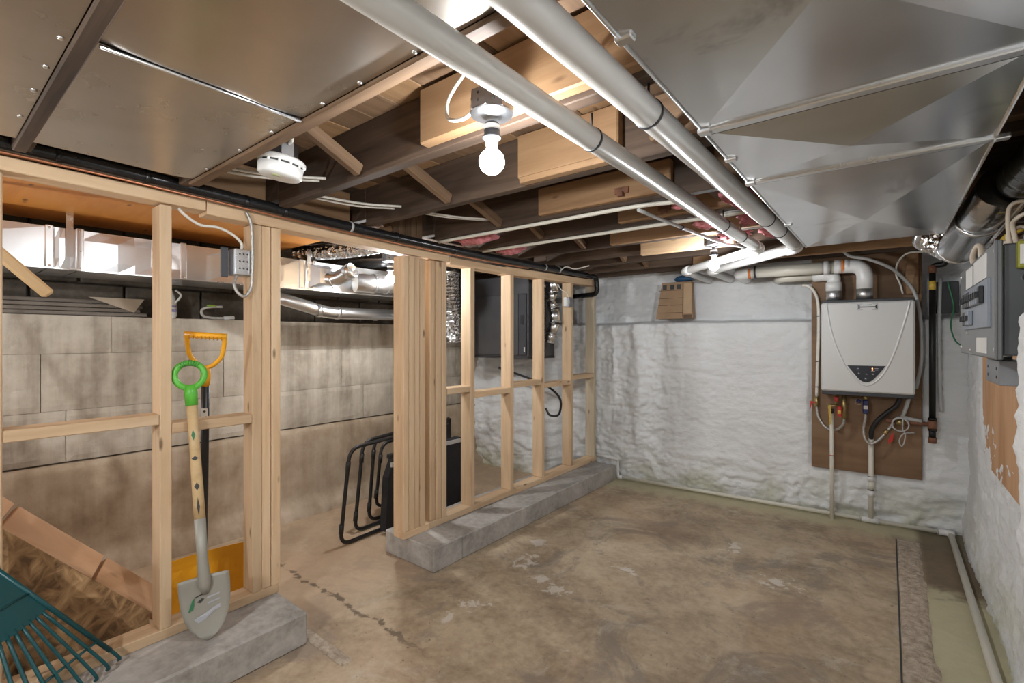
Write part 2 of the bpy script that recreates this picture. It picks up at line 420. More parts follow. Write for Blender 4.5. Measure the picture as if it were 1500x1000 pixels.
def board(name, mat, a, b_, wide, thick, parent=None, flat=(0, 0, 1), ch=0.003):
    """plank from a to b; 'flat' is the direction of its thin side"""
    a = V(a); b_ = V(b_); x, y, z = frame(b_ - a, flat)
    R = Matrix((x, y, z)).transposed(); c = (a + b_) / 2
    mb = MB().box((0, 0, 0), ((b_ - a).length, wide, thick), None, ch)
    ob = mb.build(name, mat)
    ob.matrix_world = Matrix.Translation(c) @ R.to_4x4()
    if parent is not None: adopt(ob, parent)
    return ob
def curve(pts, per=6):
    p = [V(q) for q in pts]; p = [p[0] * 2 - p[1]] + p + [p[-1] * 2 - p[-2]]; out = []
    for i in range(1, len(p) - 2):
        for k in range(per):
            t = k / per
            out.append(0.5 * ((2 * p[i]) + (p[i + 1] - p[i - 1]) * t + (2 * p[i - 1] - 5 * p[i] + 4 * p[i + 1] - p[i + 2]) * t * t + (3 * p[i] - p[i - 1] - 3 * p[i + 1] + p[i + 2]) * t ** 3))
    out.append(p[-2]); return out
def tube(name, mat, pts, r, parent=None, seg=10, per=6):
    return MB().tube(curve(pts, per) if per else pts, r, seg).build(name, mat, parent)
def bend(pts, rad, n=6):
    """polyline with rounded corners"""
    p = [V(q) for q in pts]; out = [p[0]]
    for i in range(1, len(p) - 1):
        a = (p[i - 1] - p[i]).normalized(); c = (p[i + 1] - p[i]).normalized()
        k = min(rad, (p[i - 1] - p[i]).length * .49, (p[i + 1] - p[i]).length * .49)
        s0 = p[i] + a * k; s1 = p[i] + c * k
        for j in range(n + 1):
            t = j / n; out.append(s0 * (1 - t) ** 2 + p[i] * 2 * t * (1 - t) + s1 * t * t)
    out.append(p[-1]); return out
# frame of the far wall (a little out of square with the joists)
PH = math.atan(0.072)
UU = V((math.cos(PH), math.sin(PH), 0)); NN = V((math.sin(PH), -math.cos(PH), 0)); B0 = V((0, 4.08, 0))
RW = Matrix((UU, -NN, V((0, 0, 1)))).transposed()
def W(u, n, z): return B0 + UU * u + NN * n + V((0, 0, z))
def wbox(name, mat, u, n, z, parent=None, ch=0.0):
    c = W((u[0] + u[1]) / 2, (n[0] + n[1]) / 2, (z[0] + z[1]) / 2)
    d = (abs(u[1] - u[0]), abs(n[1] - n[0]), abs(z[1] - z[0]))
    return MB().box(c, d, RW, ch).build(name, mat, parent, c, RW)
def fbm(x, y, z, o=4): return noise.fractal(V((x, y, z)), 1.0, 2.0, o)
def sstep(a, b_, x):
    t = max(0.0, min(1.0, (x - a) / (b_ - a))); return t * t * (3 - 2 * t)

# ================================================================== SETTING
ZJ, ZS = 1.80, 1.985       # joist undersides, subfloor underside
# ---- floor
fl = MB().add([(-3.9, -2.6, 0), (0.9, -2.6, 0), (0.9, 4.4, 0), (-3.9, 4.4, 0), (-3.9, -2.6, -.1), (0.9, -2.6, -.1), (0.9, 4.4, -.1), (-3.9, 4.4, -.1)],
              [(0, 1, 2, 3), (7, 6, 5, 4), (0, 4, 5, 1), (1, 5, 6, 2), (2, 6, 7, 3), (3, 7, 4, 0)]).build('floor', 'floor_slab')
tag(fl, 'stained brown concrete basement floor', 'floor', kind='structure')
# rough aggregate strip of a filled trench, one rubbly sheet set in the slab
def rubble(name, mat, x0, x1, y0, y1, nx, ny, amp, wob, parent):
    vs = []; fs = []
    for j in range(ny + 1):
        for i in range(nx + 1):
            u = i / nx; w = j / ny; y = y0 + (y1 - y0) * w
            x = x0 + (x1 - x0) * u + (wob * fbm(y * 4, 3.1, u * 2, 3) if i in (nx,) else 0) + (0.008 * fbm(y * 6, 7.7, 0, 2) if i == 0 else 0)
            edge = min(1, 6 * min(u, 1 - u, w * 3, (1 - w) * 3))
            vs.append((x, y, 0.001 + edge * (0.004 + amp * abs(fbm(x * 38, y * 38, 1.3, 3)))))
    for j in range(ny):
        for i in range(nx):
            a = j * (nx + 1) + i; fs.append((a, a + 1, a + nx + 2, a + nx + 1))
    return MB().add(vs, fs).build(name, mat, parent)
rubble('gravel_strip', 'aggregate', 0.045, 0.145, 1.2, 3.80, 14, 240, 0.008, 0.02, fl)
rubble('gravel_strip', 'aggregate', -2.0, -1.62, 1.022, 1.07, 34, 8, 0.006, 0.01, fl)
box('slab_joint', 'slot_dark', (0.039, 2.45, 0.0005), (0.006, 2.7, 0.003), fl)

# ---- far wall: sprayed foam over the foundation
def far_d(u, z):
    up = sstep(1.362, 1.395, z + 0.010 * fbm(u * 3, 0.5, 0, 2))
    n = -0.17 * up
    n += 0.28 * sstep(-2.36, -2.62, u) * (1 - up) * (1.0 - 0.25 * z + 0.18 * math.sin(z * 3.3 + u * 2.0))
    n += 0.02 * fbm(u * 1.4, z * 1.6, 0.2, 2)
    rough = 0.35 + 0.65 * max(sstep(-1.25, -1.6, u), sstep(0.42, 0.1, z))
    if up > 0.5: rough = 0.45
    # slumped, wrinkled skin: ridges across the wall and drips down it on the left
    n += rough * 0.026 * fbm(u * 7 + 2 * fbm(u * 2, z * 2, 5, 2), z * 15, 1.7, 4)
    n += rough * 0.013 * fbm(u * 26, z * 34, 3.9, 3)
    lf = sstep(-1.1, -1.5, u) * (1 - up)
    n += lf * 0.022 * fbm(u * 9, z * 1.8, 8.1, 3)
    n -= 0.055 * math.exp(-((u + 2.12) / 0.16) ** 2)      # pocket round the end stud
    # horizontal cold joints
    for zc, a in ((1.16, .005), (0.97, .006), (0.60, .006)):
        n -= a * math.exp(-((z - zc - 0.07 * fbm(u * 1.7, zc * 9, 0, 4)) / 0.010) ** 2)
    if -0.47 < u < 0.2 and 0.28 < z < 2.0:            # flat behind the board
        k = sstep(-0.47, -0.43, u) * sstep(0.2, 0.17, u) * sstep(0.28, 0.33, z)
        n = n * (1 - k) + min(n, -0.012) * k
    return n
def grid(fn, us, zs, name, mat):
    vs = []; nu = len(us)
    for z in zs:
        for u in us: vs.append(fn(u, z))
    fs = [(j * nu + i, j * nu + i + 1, (j + 1) * nu + i + 1, (j + 1) * nu + i) for j in range(len(zs) - 1) for i in range(nu - 1)]
    mb = MB(); mb.v = [tuple(p) for p in vs]; mb.f = fs; mb.sm = [True] * len(fs)
    return mb.build(name, mat)
def rng(a, b_, st):
    n = max(1, int(round((b_ - a) / st))); return [a + (b_ - a) * i / n for i in range(n + 1)]
us = rng(-3.75, -2.25, 0.02) + rng(-2.235, 0.45, 0.0115) + rng(0.47, 0.8, 0.03)
zs = rng(0, 1.36, 0.0115) + rng(1.37, 1.44, 0.007) + rng(1.455, 1.99, 0.016)
bw = grid(lambda u, z: W(u, far_d(u, z), z), us, zs, 'wall_back', 'foam')
tag(bw, 'white spray foam insulated far wall with a step above the foundation', 'wall', kind='structure')

# ---- right-hand wall: foam on the foundation, set back above the ledge
def right_d(y, z):
    up = sstep(1.40, 1.46, z) * sstep(0.9, 1.3, y)
    x = 0.394 + 0.246 * up
    x -= 0.15 * sstep(1.775, 1.66, y) * sstep(1.42, 1.28, z) * sstep(0.30, 0.75, z)
    x += 0.012 * fbm(y * 1.2, z * 1.5, 9.2, 2)
    x += 0.010 * fbm(y * 8, z * 12, 4.2, 4) + 0.006 * fbm(y * 24, z * 30, 2.2, 3)
    x -= 0.03 * sstep(0.35, 0.0, z)
    edge = 0.05 * fbm(z * 9, 2.0, 0.0, 3)
    if z < 1.24:
        k = sstep(2.60 + edge, 2.66 + edge, y) * sstep(3.50, 3.42, y + edge) * sstep(0.70 + 0.3 * sstep(3.0, 3.5, y), 0.78 + 0.3 * sstep(3.0, 3.5, y), z + edge)
        x += 0.035 * k
    return x
rw = grid(lambda y, z: V((right_d(y, z), y, z)), list(reversed(rng(-2.6, 1.4, 0.05) + rng(1.42, 4.25, 0.0125))), rng(0, 1.38, 0.0125) + rng(1.385, 1.47, 0.01) + rng(1.49, 1.99, 0.03), 'wall_right', 'foam')
tag(rw, 'white spray foam right-hand wall with exposed plywood', 'wall', kind='structure')

# ---- left foundation: parged blocks over a smooth brown base
wl = thing('wall_left', (-3.4, 0, 0), 'old concrete block foundation wall behind the stud wall', 'wall', kind='structure')
bx('core', 'dark_concrete', (-3.95, -2.6, 0), (-3.325, 4.2, 1.352), wl)
hs = [(1.1645, 1.36), (0.8745, 1.163), (0.612, 0.873)]
rr = random.Random(3)
for r, (z0, z1) in enumerate(hs):
    y = -0.75 + 0.27 * r
    while y < 3.75:
        ln = rr.uniform(0.62, 0.95); y1 = min(y + ln, 4.0)
        nx_ = rr.uniform(-0.004, 0.004)
        ys = rng(y + 0.0014, y1 - 0.0014, 0.03); zz = rng(z0, z1, 0.028)
        vs = []; nu = len(ys)
        for j, z in enumerate(zz):
            for i, yy in enumerate(ys):
                e = 0.0045 if (i in (0, nu - 1) or j in (0, len(zz) - 1)) else 0
                vs.append((-3.30 + nx_ - e + 0.010 * fbm(yy * 5, z * 6, 2.2, 4), yy, z))
        fs = [(j * nu + i, j * nu + i + 1, (j + 1) * nu + i + 1, (j + 1) * nu + i) for j in range(len(zz) - 1) for i in range(nu - 1)]
        n0 = len(vs)      # close the top, ends and bottom back to the core
        back = [(-3.45, y + .002, z0), (-3.45, y1 - .002, z0), (-3.45, y1 - .002, z1), (-3.45, y + .002, z1)]
        vs += back
        top = [(len(zz) - 1) * nu + i for i in range(nu)]
        fs.append(tuple(top) + (n0 + 2, n0 + 3)); fs.append(tuple(reversed(range(nu))) + (n0, n0 + 1))
        fs.append(tuple(j * nu for j in range(len(zz))) + (n0 + 3, n0)); fs.append(tuple(j * nu + nu - 1 for j in reversed(range(len(zz)))) + (n0 + 1, n0 + 2))
        MB().add(vs, fs).build('concrete_block', 'block_concrete', wl)
        y = y1
ys = rng(-1.2, 4.0, 0.035); zz = rng(0, 0.60, 0.03)
vs = []; nu = len(ys)
for j, z in enumerate(zz):
    for yy in ys:
        b_ = 0.10 * sstep(0.12, 0.0, z) + 0.012 * fbm(yy * 2.5, z * 3, 6.1, 4)
        vs.append((-3.272 + b_ + (-0.012 if j == len(zz) - 1 else 0), yy, z))
fs = [(j * nu + i, j * nu + i + 1, (j + 1) * nu + i + 1, (j + 1) * nu + i) for j in range(len(zz) - 1) for i in range(nu - 1)]
n0 = len(vs); vs += [(-3.42, ys[0], 0.605), (-3.42, ys[-1], 0.605)]
fs.append(tuple((len(zz) - 1) * nu + i for i in range(nu)) + (n0 + 1, n0))
MB().add(vs, fs, True).build('parged_base', 'base_concrete', wl)
# recessed upper wall of small dark bricks above the ledge
rr = random.Random(5)
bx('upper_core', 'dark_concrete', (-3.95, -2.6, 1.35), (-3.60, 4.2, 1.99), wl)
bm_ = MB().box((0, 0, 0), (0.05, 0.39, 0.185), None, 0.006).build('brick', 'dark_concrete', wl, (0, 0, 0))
first = True
for r in range(3):
    for k in range(11):
        o = bm_ if first else bm_.copy()
        if not first: C.objects.link(o); o.parent = wl; o.matrix_parent_inverse = bm_.matrix_parent_inverse.copy()
        first = False
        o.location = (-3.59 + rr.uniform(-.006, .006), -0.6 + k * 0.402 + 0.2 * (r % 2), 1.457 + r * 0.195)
# ---- wall behind the camera
wr = bx('wall_rear', 'rear_concrete', (-3.95, -2.75, 0), (0.9, -2.6, 1.99))
tag(wr, 'pale concrete wall at the near end of the basement', 'wall', kind='structure')

# ---- ceiling: plank subfloor on joists
ce = thing('ceiling', (-1.5, 1.0, ZJ), 'open timber joist ceiling with plank subfloor', 'ceiling', kind='structure')
x = -3.9; k = 0
while x < 0.9:
    w = 0.138
    board('subfloor_plank', ('mid_wood', 'tan_wood', 'mid_wood')[k % 3] if x > -2.2 else 'old_wood', (x + w / 2, -2.6, ZS + 0.011), (x + w / 2, 4.3, ZS + 0.011), w, 0.022, ce, ch=0.002)
    x += w + 0.003; k += 1
def joist(y, x0, x1, mat='old_wood', t=0.042, z0=ZJ, z1=ZS):
    return board('joist', mat, (x0, y, (z0 + z1) / 2), (x1, y, (z0 + z1) / 2), z1 - z0, t, ce, flat=(0, 1, 0))
JY = {}
for k, y in enumerate((-2.2, -1.78, -1.36, -.94, -.52, -.16, .215, .637, 1.0, 1.43, 1.885, 2.255, 2.665, 3.02, 3.32, 3.66)):
    JY[k - 6] = joist(y, -2.03, 0.80)
    zn = 1.832 if y > .8 else 1.880      # end notched over the waste pipe
    board('joist_end', 'old_wood', (-2.148, y, (zn + ZS) / 2), (-2.031, y, (zn + ZS) / 2), ZS - zn, .042, JY[k - 6], flat=(0, 1, 0))
for y in (1.62, 2.05, 2.47, 2.9, 3.3, 3.7): joist(y, -3.56, -2.30, z0=1.845)
joist(3.87, -3.6, 0.8, z0=1.79, t=0.05)
def sister(j, y, x0, x1, z0=1.815, z1=1.975, mat='tan_wood', t=0.038):
    return board('sister_board', mat, (x0, y, (z0 + z1) / 2), (x1, y, (z0 + z1) / 2), z1 - z0, t, JY[j], flat=(0, 1, 0), ch=0.005)
sister(2, 0.958, -1.088, -0.28, 1.812); sister(2, 0.958, -0.26, 0.6, 1.812, mat='mid_wood')
sister(3, 1.389, -1.056, -0.66, 1.818); board('ledger_strip', 'tan_wood', (-1.04, 1.38, 1.808), (-.70, 1.38, 1.808), .038, .022, JY[3])
sister(4, 1.845, -1.285, -0.66, 1.815, 1.94); sister(5, 2.215, -1.06, -0.2, 1.815, 1.93)
sister(6, 2.625, -1.31, 0.3, 1.80, 1.93); sister(7, 2.985, -1.27, -0.70, 1.783, 1.87, 'pine')
sister(9, 3.62, -1.136, 0.3, 1.78, 1.92); sister(3, 1.389, -0.56, 0.6, 1.83, 1.96, 'mid_wood')
sister(4, 1.845, -0.5, 0.6, 1.83, 1.96, 'mid_wood')
for (x, y, j_) in ((-.86, 1.820, 4), (-.82, 2.190, 5)):       # little angle hangers on the sister boards
    bx('angle_hanger', 'rust', (x - .03, y - .004, 1.835), (x + .03, y + .004, 1.862), JY[j_], .001); bx('angle_hanger', 'rust', (x - .012, y - .022, 1.822), (x + .012, y, 1.840), JY[j_], .001)
# cross bridging
for ya, yb, x in ((.660, .979, -1.44), (1.021, 1.409, -1.44), (1.451, 1.864, -1.54), (1.906, 2.234, -1.54), (2.276, 2.644, -1.5), (3.04, 3.30, -1.53), (3.34, 3.64, -1.5)):
    board('bridging', 'mid_wood', (x, yb - .004, 1.822), (x, ya + .004, 1.962), 0.042, 0.03, ce, flat=(1, 0, 0))
# support beam and packed posts over the stud wall
board('beam', 'tan_wood', (-2.175, -1.2, 1.90), (-2.175, 1.40, 1.90), 0.16, 0.05, ce, flat=(1, 0, 0))
board('beam', 'old_wood', (-2.22, 1.95, 1.915), (-2.22, 3.95, 1.915), 0.13, 0.05, ce, flat=(1, 0, 0))
for k in range(5):
    board('packing_post', 'mid_wood', (-2.16, 1.665 + k * 0.042, 1.775), (-2.16, 1.665 + k * 0.042, 1.98), 0.085, 0.038, ce, flat=(0, 1, 0))
board('packing_wedge', 'tan_wood', (-2.12, 1.53, 1.80), (-2.12, 1.62, 1.835), 0.05, 0.03, ce)
# blocking between joists seen past the white pipes
for (x, y0, y1, m_) in ((-.40, 1.02, 1.37, 'mid_wood'), (-.56, 1.91, 2.19, 'mid_wood'), (-.33, 1.45, 1.82, 'tan_wood')):
    board('blocking', m_, (x, y0, 1.90), (x, y1, 1.90), 0.13, 0.038, ce, flat=(1, 0, 0))

# ================================================================== CURBS AND STUD WALL
cu = thing('concrete_curb', (-2.09, 2.8, 0), 'long grey concrete curb under the stud wall beside the far wall', 'curb')
bx('curb_section', 'curb_concrete', (-2.30, 1.728, 0), (-1.884, 1.945, 0.131), cu, 0.006)
bx('curb_section', 'curb_concrete', (-2.30, 1.947, 0), (-1.884, 3.872, 0.129), cu, 0.006)
cu = thing('concrete_curb', (-2.05, 0, 0), 'grey concrete curb that the green-handled spade stands on', 'curb')
bx('curb_section', 'curb_concrete', (-2.26, -1.6, 0), (-1.855, 1.013, 0.131), cu, 0.007)

sw = thing('stud_wall', (-2.14, 1.9, 0.131), 'bare timber stud wall with a doorway gap on concrete curbs', 'stud wall')
XF = -2.098; XC = XF - 0.0445
def stud(y, z0=0.169, z1=1.75, mat='pine', xo=0.0, tw=0.0):
    o = board('stud', mat, (XC + xo, y, z0), (XC + xo, y, z1), 0.089, 0.038, sw, flat=(0, 1, 0))
    if tw:
        o.rotation_euler.rotate_axis('X', tw)
    return o
for y in (-.85, -.43, .163): stud(y, z1=1.742)
stud(.597, z1=1.735); 
for k in range(3): stud(.922 + k * .0398, z1=1.722, xo=(0, -.003, .001)[k])
for k in range(4): stud(1.718 + k * .0400, z1=1.70, xo=(0, .003, -.002, .002)[k])
for k in range(2): stud(1.965 + k * .0402, z1=1.70, xo=(0, .003)[k])
stud(1.925, z1=1.70, xo=-.012)
for y in (2.258, 2.668, 3.056, 3.486): stud(y, z1=1.693 + (y - 2.0) * .013)
stud(3.885, z1=1.715, mat='pine_grey')
board('bottom_plate', 'pine', (XC, -1.0, .150), (XC, 1.013, .150), .089, .038, sw)
board('bottom_plate', 'pine', (XC + .002, 1.70, .150), (XC + .002, 1.885, .150), .093, .038, sw)
board('bottom_plate', 'pine', (XC, 1.887, .150), (XC, 2.72, .150), .089, .038, sw)
board('bottom_plate', 'pine', (XC, 2.722, .148), (XC, 3.912, .148), .089, .038, sw)
board('top_plate', 'pine', (XC, -1.0, 1.792), (XC, .73, 1.762), .089, .044, sw)
board('top_plate', 'pine', (XC, .733, 1.760), (XC, 2.05, 1.735), .089, .062, sw)
board('top_plate', 'pine', (XC + .003, 2.053, 1.716), (XC + .003, 2.60, 1.716), .089, .044, sw)
board('top_plate', 'pine', (XC, 2.603, 1.718), (XC, 3.93, 1.748), .089, .054, sw)
for (y0, y1, z) in ((-.41, .143, .93), (.183, .577, .943), (.617, .902, .905), (2.03, 2.238, .92), (2.278, 2.648, .877), (2.688, 3.036, .908), (3.076, 3.466, .875), (3.506, 3.865, .91)):
    board('blocking', 'pine', (XC, y0, z), (XC, y1, z), .089, .038, sw)

# horizontal plywood soffit and dark rim beyond the wall
so = bx('plywood_soffit', 'orange_ply', (-3.13, -1.5, 1.800), (-2.21, 1.48, 1.818))
tag(so, 'orange plywood panel under the joists behind the stud wall', 'plywood')

# ================================================================== LAMPS
def lamp(x, y, ztop, label, drop=0.0, cat='lamp', glow='bulb_glow'):
    """octagon box with a bare-bulb socket hanging under it; bulb centre about 0.15 below the box middle"""
    t = thing('ceiling_lamp', (x, y, ztop), label, cat, 'bare bulb ceiling lamps')
    a8 = [(math.cos(math.pi / 8 + k * math.pi / 4) * .054, math.sin(math.pi / 8 + k * math.pi / 4) * .054) for k in range(8)]
    bo = MB().prism([(x + p, y + q, ztop) for p, q in reversed(a8)], (0, 0, -.045)).build('octagon_box', 'steel_box', t)
    MB().lathe((x, y, ztop - .045), (0, 0, -1), [(-.001, 0), (-.001, .053), (.004, .051), (.006, .03), (.012, .014), (.022, .011)], 20).build('cover_plate', 'steel_box', t)
    for k in range(8):
        an = k * math.pi / 4
        for dz in (.012, .03):
            p = V((x + math.cos(an) * .0500, y + math.sin(an) * .0500, ztop - dz))
            MB().lathe(p, (math.cos(an), math.sin(an), 0), [(0, .0036), (.0008, .0036), (.0008, 0)], 8).build('knockout', 'slot_dark', bo)
    so_ = MB().lathe((x, y, ztop - .067 - drop), (0, 0, -1), [(-drop, .010), (0, .015), (.004, .0185), (.03, .0195), (.034, .0225), (.038, .0225), (.040, .017)], 20).build('socket', 'dark_grey_metal', t)
    MB().lathe((x, y, ztop - .074 - drop), (0, 0, -1), [(0, .0198), (.012, .0203), (.012, .0196)], 20).build('socket_label', 'paper', so_)
    zb = ztop - .107 - drop
    MB().lathe((x, y, zb), (0, 0, -1), [(-.003, .0150), (.004, .0150), (.024, .0135)], 20).build('bulb_base', 'white_plastic', t)
    pr = [(.0235, .0132)] + [(.054 - .031 * math.cos(q), .031 * math.sin(q)) for q in [0.45 + i * (math.pi - 0.45) / 10 for i in range(11)]]
    MB().lathe((x, y, zb), (0, 0, -1), pr, 16).build('bulb', glow, t)
    return t
lamp(-.755, .880, 1.830, 'lit bare bulb on a steel octagon box beside the smoke detector joist bay')
lamp(-.79, 2.885, 1.825, 'lit bare bulb in front of the angled white pipes by the far wall', glow='bulb_soft')
lamp(-2.56, 1.965, 1.79, 'lit bare bulb beside the round duct behind the stud wall', glow='bulb_medium')
lamp(-0.75, -1.0, 1.80, 'added bare bulb fill light out of view at the near end by the right-hand wall', glow='fill_bulb_glow')  # unseen bulb added behind the camera as frontal fill
lamp(-2.78, -.55, 1.80, 'added bare bulb fill light hanging low out of view behind the stud wall', .30)  # unseen bulb added to brighten the soffit and left side

# ================================================================== CEILING SERVICES
# ---- big duct with cross-broken panels
XL, XR, ZD = -0.295, 0.175, 1.66
du = thing('supply_duct', (-.06, 1.0, 1.79), 'wide galvanised rectangular duct with cross-broken panels under the joists', 'duct')
secs = [-1.9, -1.0, -.2, .27, 1.0, 1.405, 2.56]
for k in range(len(secs) - 1):
    y0, y1 = secs[k] + .004, secs[k + 1] - .004
    xa = XL + .0; xb = XR + (.012 if k < 4 else 0.0)
    c = ((xa + xb) / 2, (y0 + y1) / 2, ZD - .024)
    lo = [(xa, y0, ZD), (xb, y0, ZD), (xb, y1, ZD), (xa, y1, ZD)]
    hi = [(p[0], p[1], 1.79) for p in lo]
    vs = lo + hi + [c]
    fs = [(1, 0, 8), (2, 1, 8), (3, 2, 8), (0, 3, 8), (0, 1, 5, 4), (1, 2, 6, 5), (2, 3, 7, 6), (3, 0, 4, 7), (4, 5, 6, 7)]
    o = MB().add(vs, fs).build('duct_section', 'galv', du, ((xa + xb) / 2, (y0 + y1) / 2, 1.7))
for y in secs[1:-1]:
    cl = bx('drive_cleat', 'galv_bright', (XL - .004, y - .011, ZD - .006), (XR + .010, y + .011, ZD + .002), du, 0.002)
    bx('joint_gap', 'slot_dark', (XL, y + .0115, ZD - .0045), (XR, y + .0155, ZD + .002), cl)
    for x in (XL, XR + .004): bx('cleat_tab', 'galv_bright', (x - .006, y - .018, ZD - .010), (x + .018, y + .004, ZD + .001), cl, 0.002)
for y in (.62, 1.19, 2.0): bx('clip', 'galv_bright', (XL - .006, y - .009, ZD - .007), (XL + .02, y + .009, ZD + .004), du, .002)
tube('edge_hem', 'galv_bright', [(XL, -1.9, ZD), (XL, 2.56, ZD)], .0035, du, 6, 0)
tube('edge_hem', 'galv_bright', [(XR, 1.0, ZD), (XR, 2.56, ZD)], .0035, du, 6, 0)

# ---- twin plastic drain pipes along the joists, with 45 degree offsets into the wall
def pvc(name, label, pts, r, straps, sleeves, mat='pvc_grey'):
    t = thing(name, pts[0], label, 'pipe')
    P = [V(p) for p in pts]
    MB().tube([P[0], P[1]], r, 24).build('pipe_run', mat, t)
    MB().tube(bend(P[1:], .05), r * .96, 20).build('offset_run', 'pvc_white', t)
    for i in (2, 3):
        a = (P[i - 1] - P[i]).normalized(); b_ = (P[i + 1] - P[i]).normalized() if i + 1 < len(P) else -a
        MB().tube(bend([P[i] + a * .075, P[i], P[i] + b_ * .075], .05), r * 1.13, 20).build('elbow', 'pvc_white', t)
    d = (P[1] - P[0]).normalized()
    MB().tube([P[1] - d * .03, P[1] + d * .012], r * 1.12, 20).build('end_collar', mat, t)
    for y in straps:
        q = P[0] + d * ((y - P[0].y) / d.y)
        st = MB().lathe(q, d, [(-.004, r * .99), (-.004, r * 1.07), (.004, r * 1.07), (.004, r * .99)], 24).build('strap', 'black_plastic', t)
        MB().tube([q + V((0, 0, r)), q + V((0, 0, 1.80 - q.z))], .003, 6).build('strap_tail', 'black_plastic', st)
    for y in sleeves:
        q = P[0] + d * ((y - P[0].y) / d.y)
        MB().tube([q - d * .07, q + d * .07], r * 1.05, 24).build('coupling', mat, t)
    return t
pvc('drain_pipe', 'long grey-white plastic pipe under the joists, the one beside the octagon box lamp',
    [(-.612, -1.6, 1.737), (-.556, 2.80, 1.733), (-.555, 2.90, 1.733), (-1.16, 3.50, 1.728), (-1.16, 4.10, 1.722)], .0275, (1.055, 2.20, 2.50), ())
pvc('drain_pipe', 'long grey-white plastic pipe under the joists, the one beside the wide duct',
    [(-.455, -1.6, 1.735), (-.384, 2.86, 1.733), (-.383, 2.96, 1.733), (-1.00, 3.57, 1.728), (-1.00, 4.12, 1.722)], .031, (1.01, 2.20, 2.47), ())

# ---- sheet-metal pans closing the near joist bays
def pan(label, x0, x1, y0, y1, z, screws):
    t = thing('joist_pan', ((x0 + x1) / 2, (y0 + y1) / 2, z), label, 'sheet metal')
    nx, ny = 16, 8; vs = []
    for j in range(ny + 1):
        for i in range(nx + 1):
            x = x0 + (x1 - x0) * i / nx; y = y0 + (y1 - y0) * j / ny
            e = min(1, 5 * min(j / ny, 1 - j / ny))
            vs.append((x, y, z - e * (.004 + .006 * fbm(x * 2.2, y * 3, 4.4, 2))))
    fs = [(j * (nx + 1) + i, (j + 1) * (nx + 1) + i, (j + 1) * (nx + 1) + i + 1, j * (nx + 1) + i + 1) for j in range(ny) for i in range(nx)]
    n0 = len(vs); vs += [(x0, y0, z + .003), (x1, y0, z + .003), (x1, y1, z + .003), (x0, y1, z + .003)]
    fs.append((n0, n0 + 1, n0 + 2, n0 + 3))
    MB().add(vs, fs, True).build('metal_sheet', 'galv_pan', t, ((x0 + x1) / 2, (y0 + y1) / 2, z))
    for (x, y) in screws:
        MB().lathe((x, y, z), (0, 0, -1), [(0, .006), (.003, .0055), (.005, .003), (.005, 0)], 8).build('screw', 'galv_bright', t)
    return t
pa = pan('galvanised sheet nailed under the joists, between the seam and the black pipe', -1.90, -1.165, .224, .619, 1.796, [(x, .610) for x in (-1.75, -1.5, -1.3)])
pa2 = pan('galvanised sheet nailed under the joists above the white pipes', -1.157, -.31, .224, .619, 1.796, [(x, .610) for x in (-1.05, -.9, -.72, -.5)])
tube('standing_seam', 'galv_bright', [(-1.163, .226, 1.789), (-1.163, .617, 1.789)], .0045, pa, 8, 0)
pa3 = pan('dull galvanised sheet under the nearest joist bay', -1.90, -.3, -.5, .190, 1.796, [(-1.7, .178), (-1.5, .178), (-1.35, .178), (-1.2, .178)])
for pq, y0, y1 in ((pa, .240, .612), (pa3, -.135, .186)):
    MB().add([(-1.90, y0, 1.796), (-1.90, y1, 1.796), (-2.04, y1, 1.850), (-2.04, y0, 1.850), (-1.90, y0, 1.80), (-1.90, y1, 1.80), (-2.04, y1, 1.854), (-2.04, y0, 1.854)], [(0, 1, 2, 3), (7, 6, 5, 4), (0, 4, 5, 1), (2, 6, 7, 3), (1, 5, 6, 2), (0, 3, 7, 4)]).build('turned_flange', 'galv_pan', pq)
# strips of old timber left showing along the sheet edges
board('edge_strip', 'mid_wood', (-1.95, .640, 1.7925), (-.32, .640, 1.7925), .036, .012, pa2)
board('edge_strip', 'old_wood', (-2.0, .207, 1.7925), (-.35, .207, 1.7925), .030, .012, pa3)

# ---- black waste pipe and thin copper line on top of the stud wall
bp = thing('waste_pipe', (-2.075, 1.0, 1.80), 'glossy black plastic waste pipe lying along the stud wall top plate', 'pipe')
zz_ = [(-1.2, 1.84), (.17, 1.822), (.72, 1.806), (1.25, 1.787), (2.0, 1.776), (2.8, 1.782), (3.72, 1.793)]
MB().tube(curve([(-2.062, y, z) for y, z in zz_], 8), .0235, 18).build('pipe_run', 'abs_black', bp)
for y, z in ((.30, 1.8185), (.53, 1.812), (.86, 1.80), (1.02, 1.7935), (1.62, 1.781), (2.05, 1.7765)):
    MB().lathe((-2.062, y, z), (0, 1, -.02), [(-.008, .0232), (-.008, .0262), (.008, .0262), (.008, .0232)], 18).build('pipe_ring', 'abs_black', bp)
MB().tube(bend([(-2.062, 3.70, 1.793), (-2.05, 3.82, 1.793), (-2.05, 3.84, 1.64), (-2.3, 3.84, 1.63)], .05), .022, 14).build('end_bend', 'abs_black', bp)
for y, z in ((1.345, 1.786), (3.02, 1.785), (3.22, 1.788)):
    MB().lathe((-2.062, y, z), (0, 1, 0), [(-.006, .0236), (-.006, .0256), (.006, .0256), (.006, .0236)], 16).build('hanger_strap', 'cable_grey', bp)
cl = tube('copper_line', 'copper', [(-2.052, y, z - .0318) for y, z in zz_[:-1]], .0042, None, 8, 5)
tag(cl, 'thin copper line running under the black waste pipe', 'pipe')

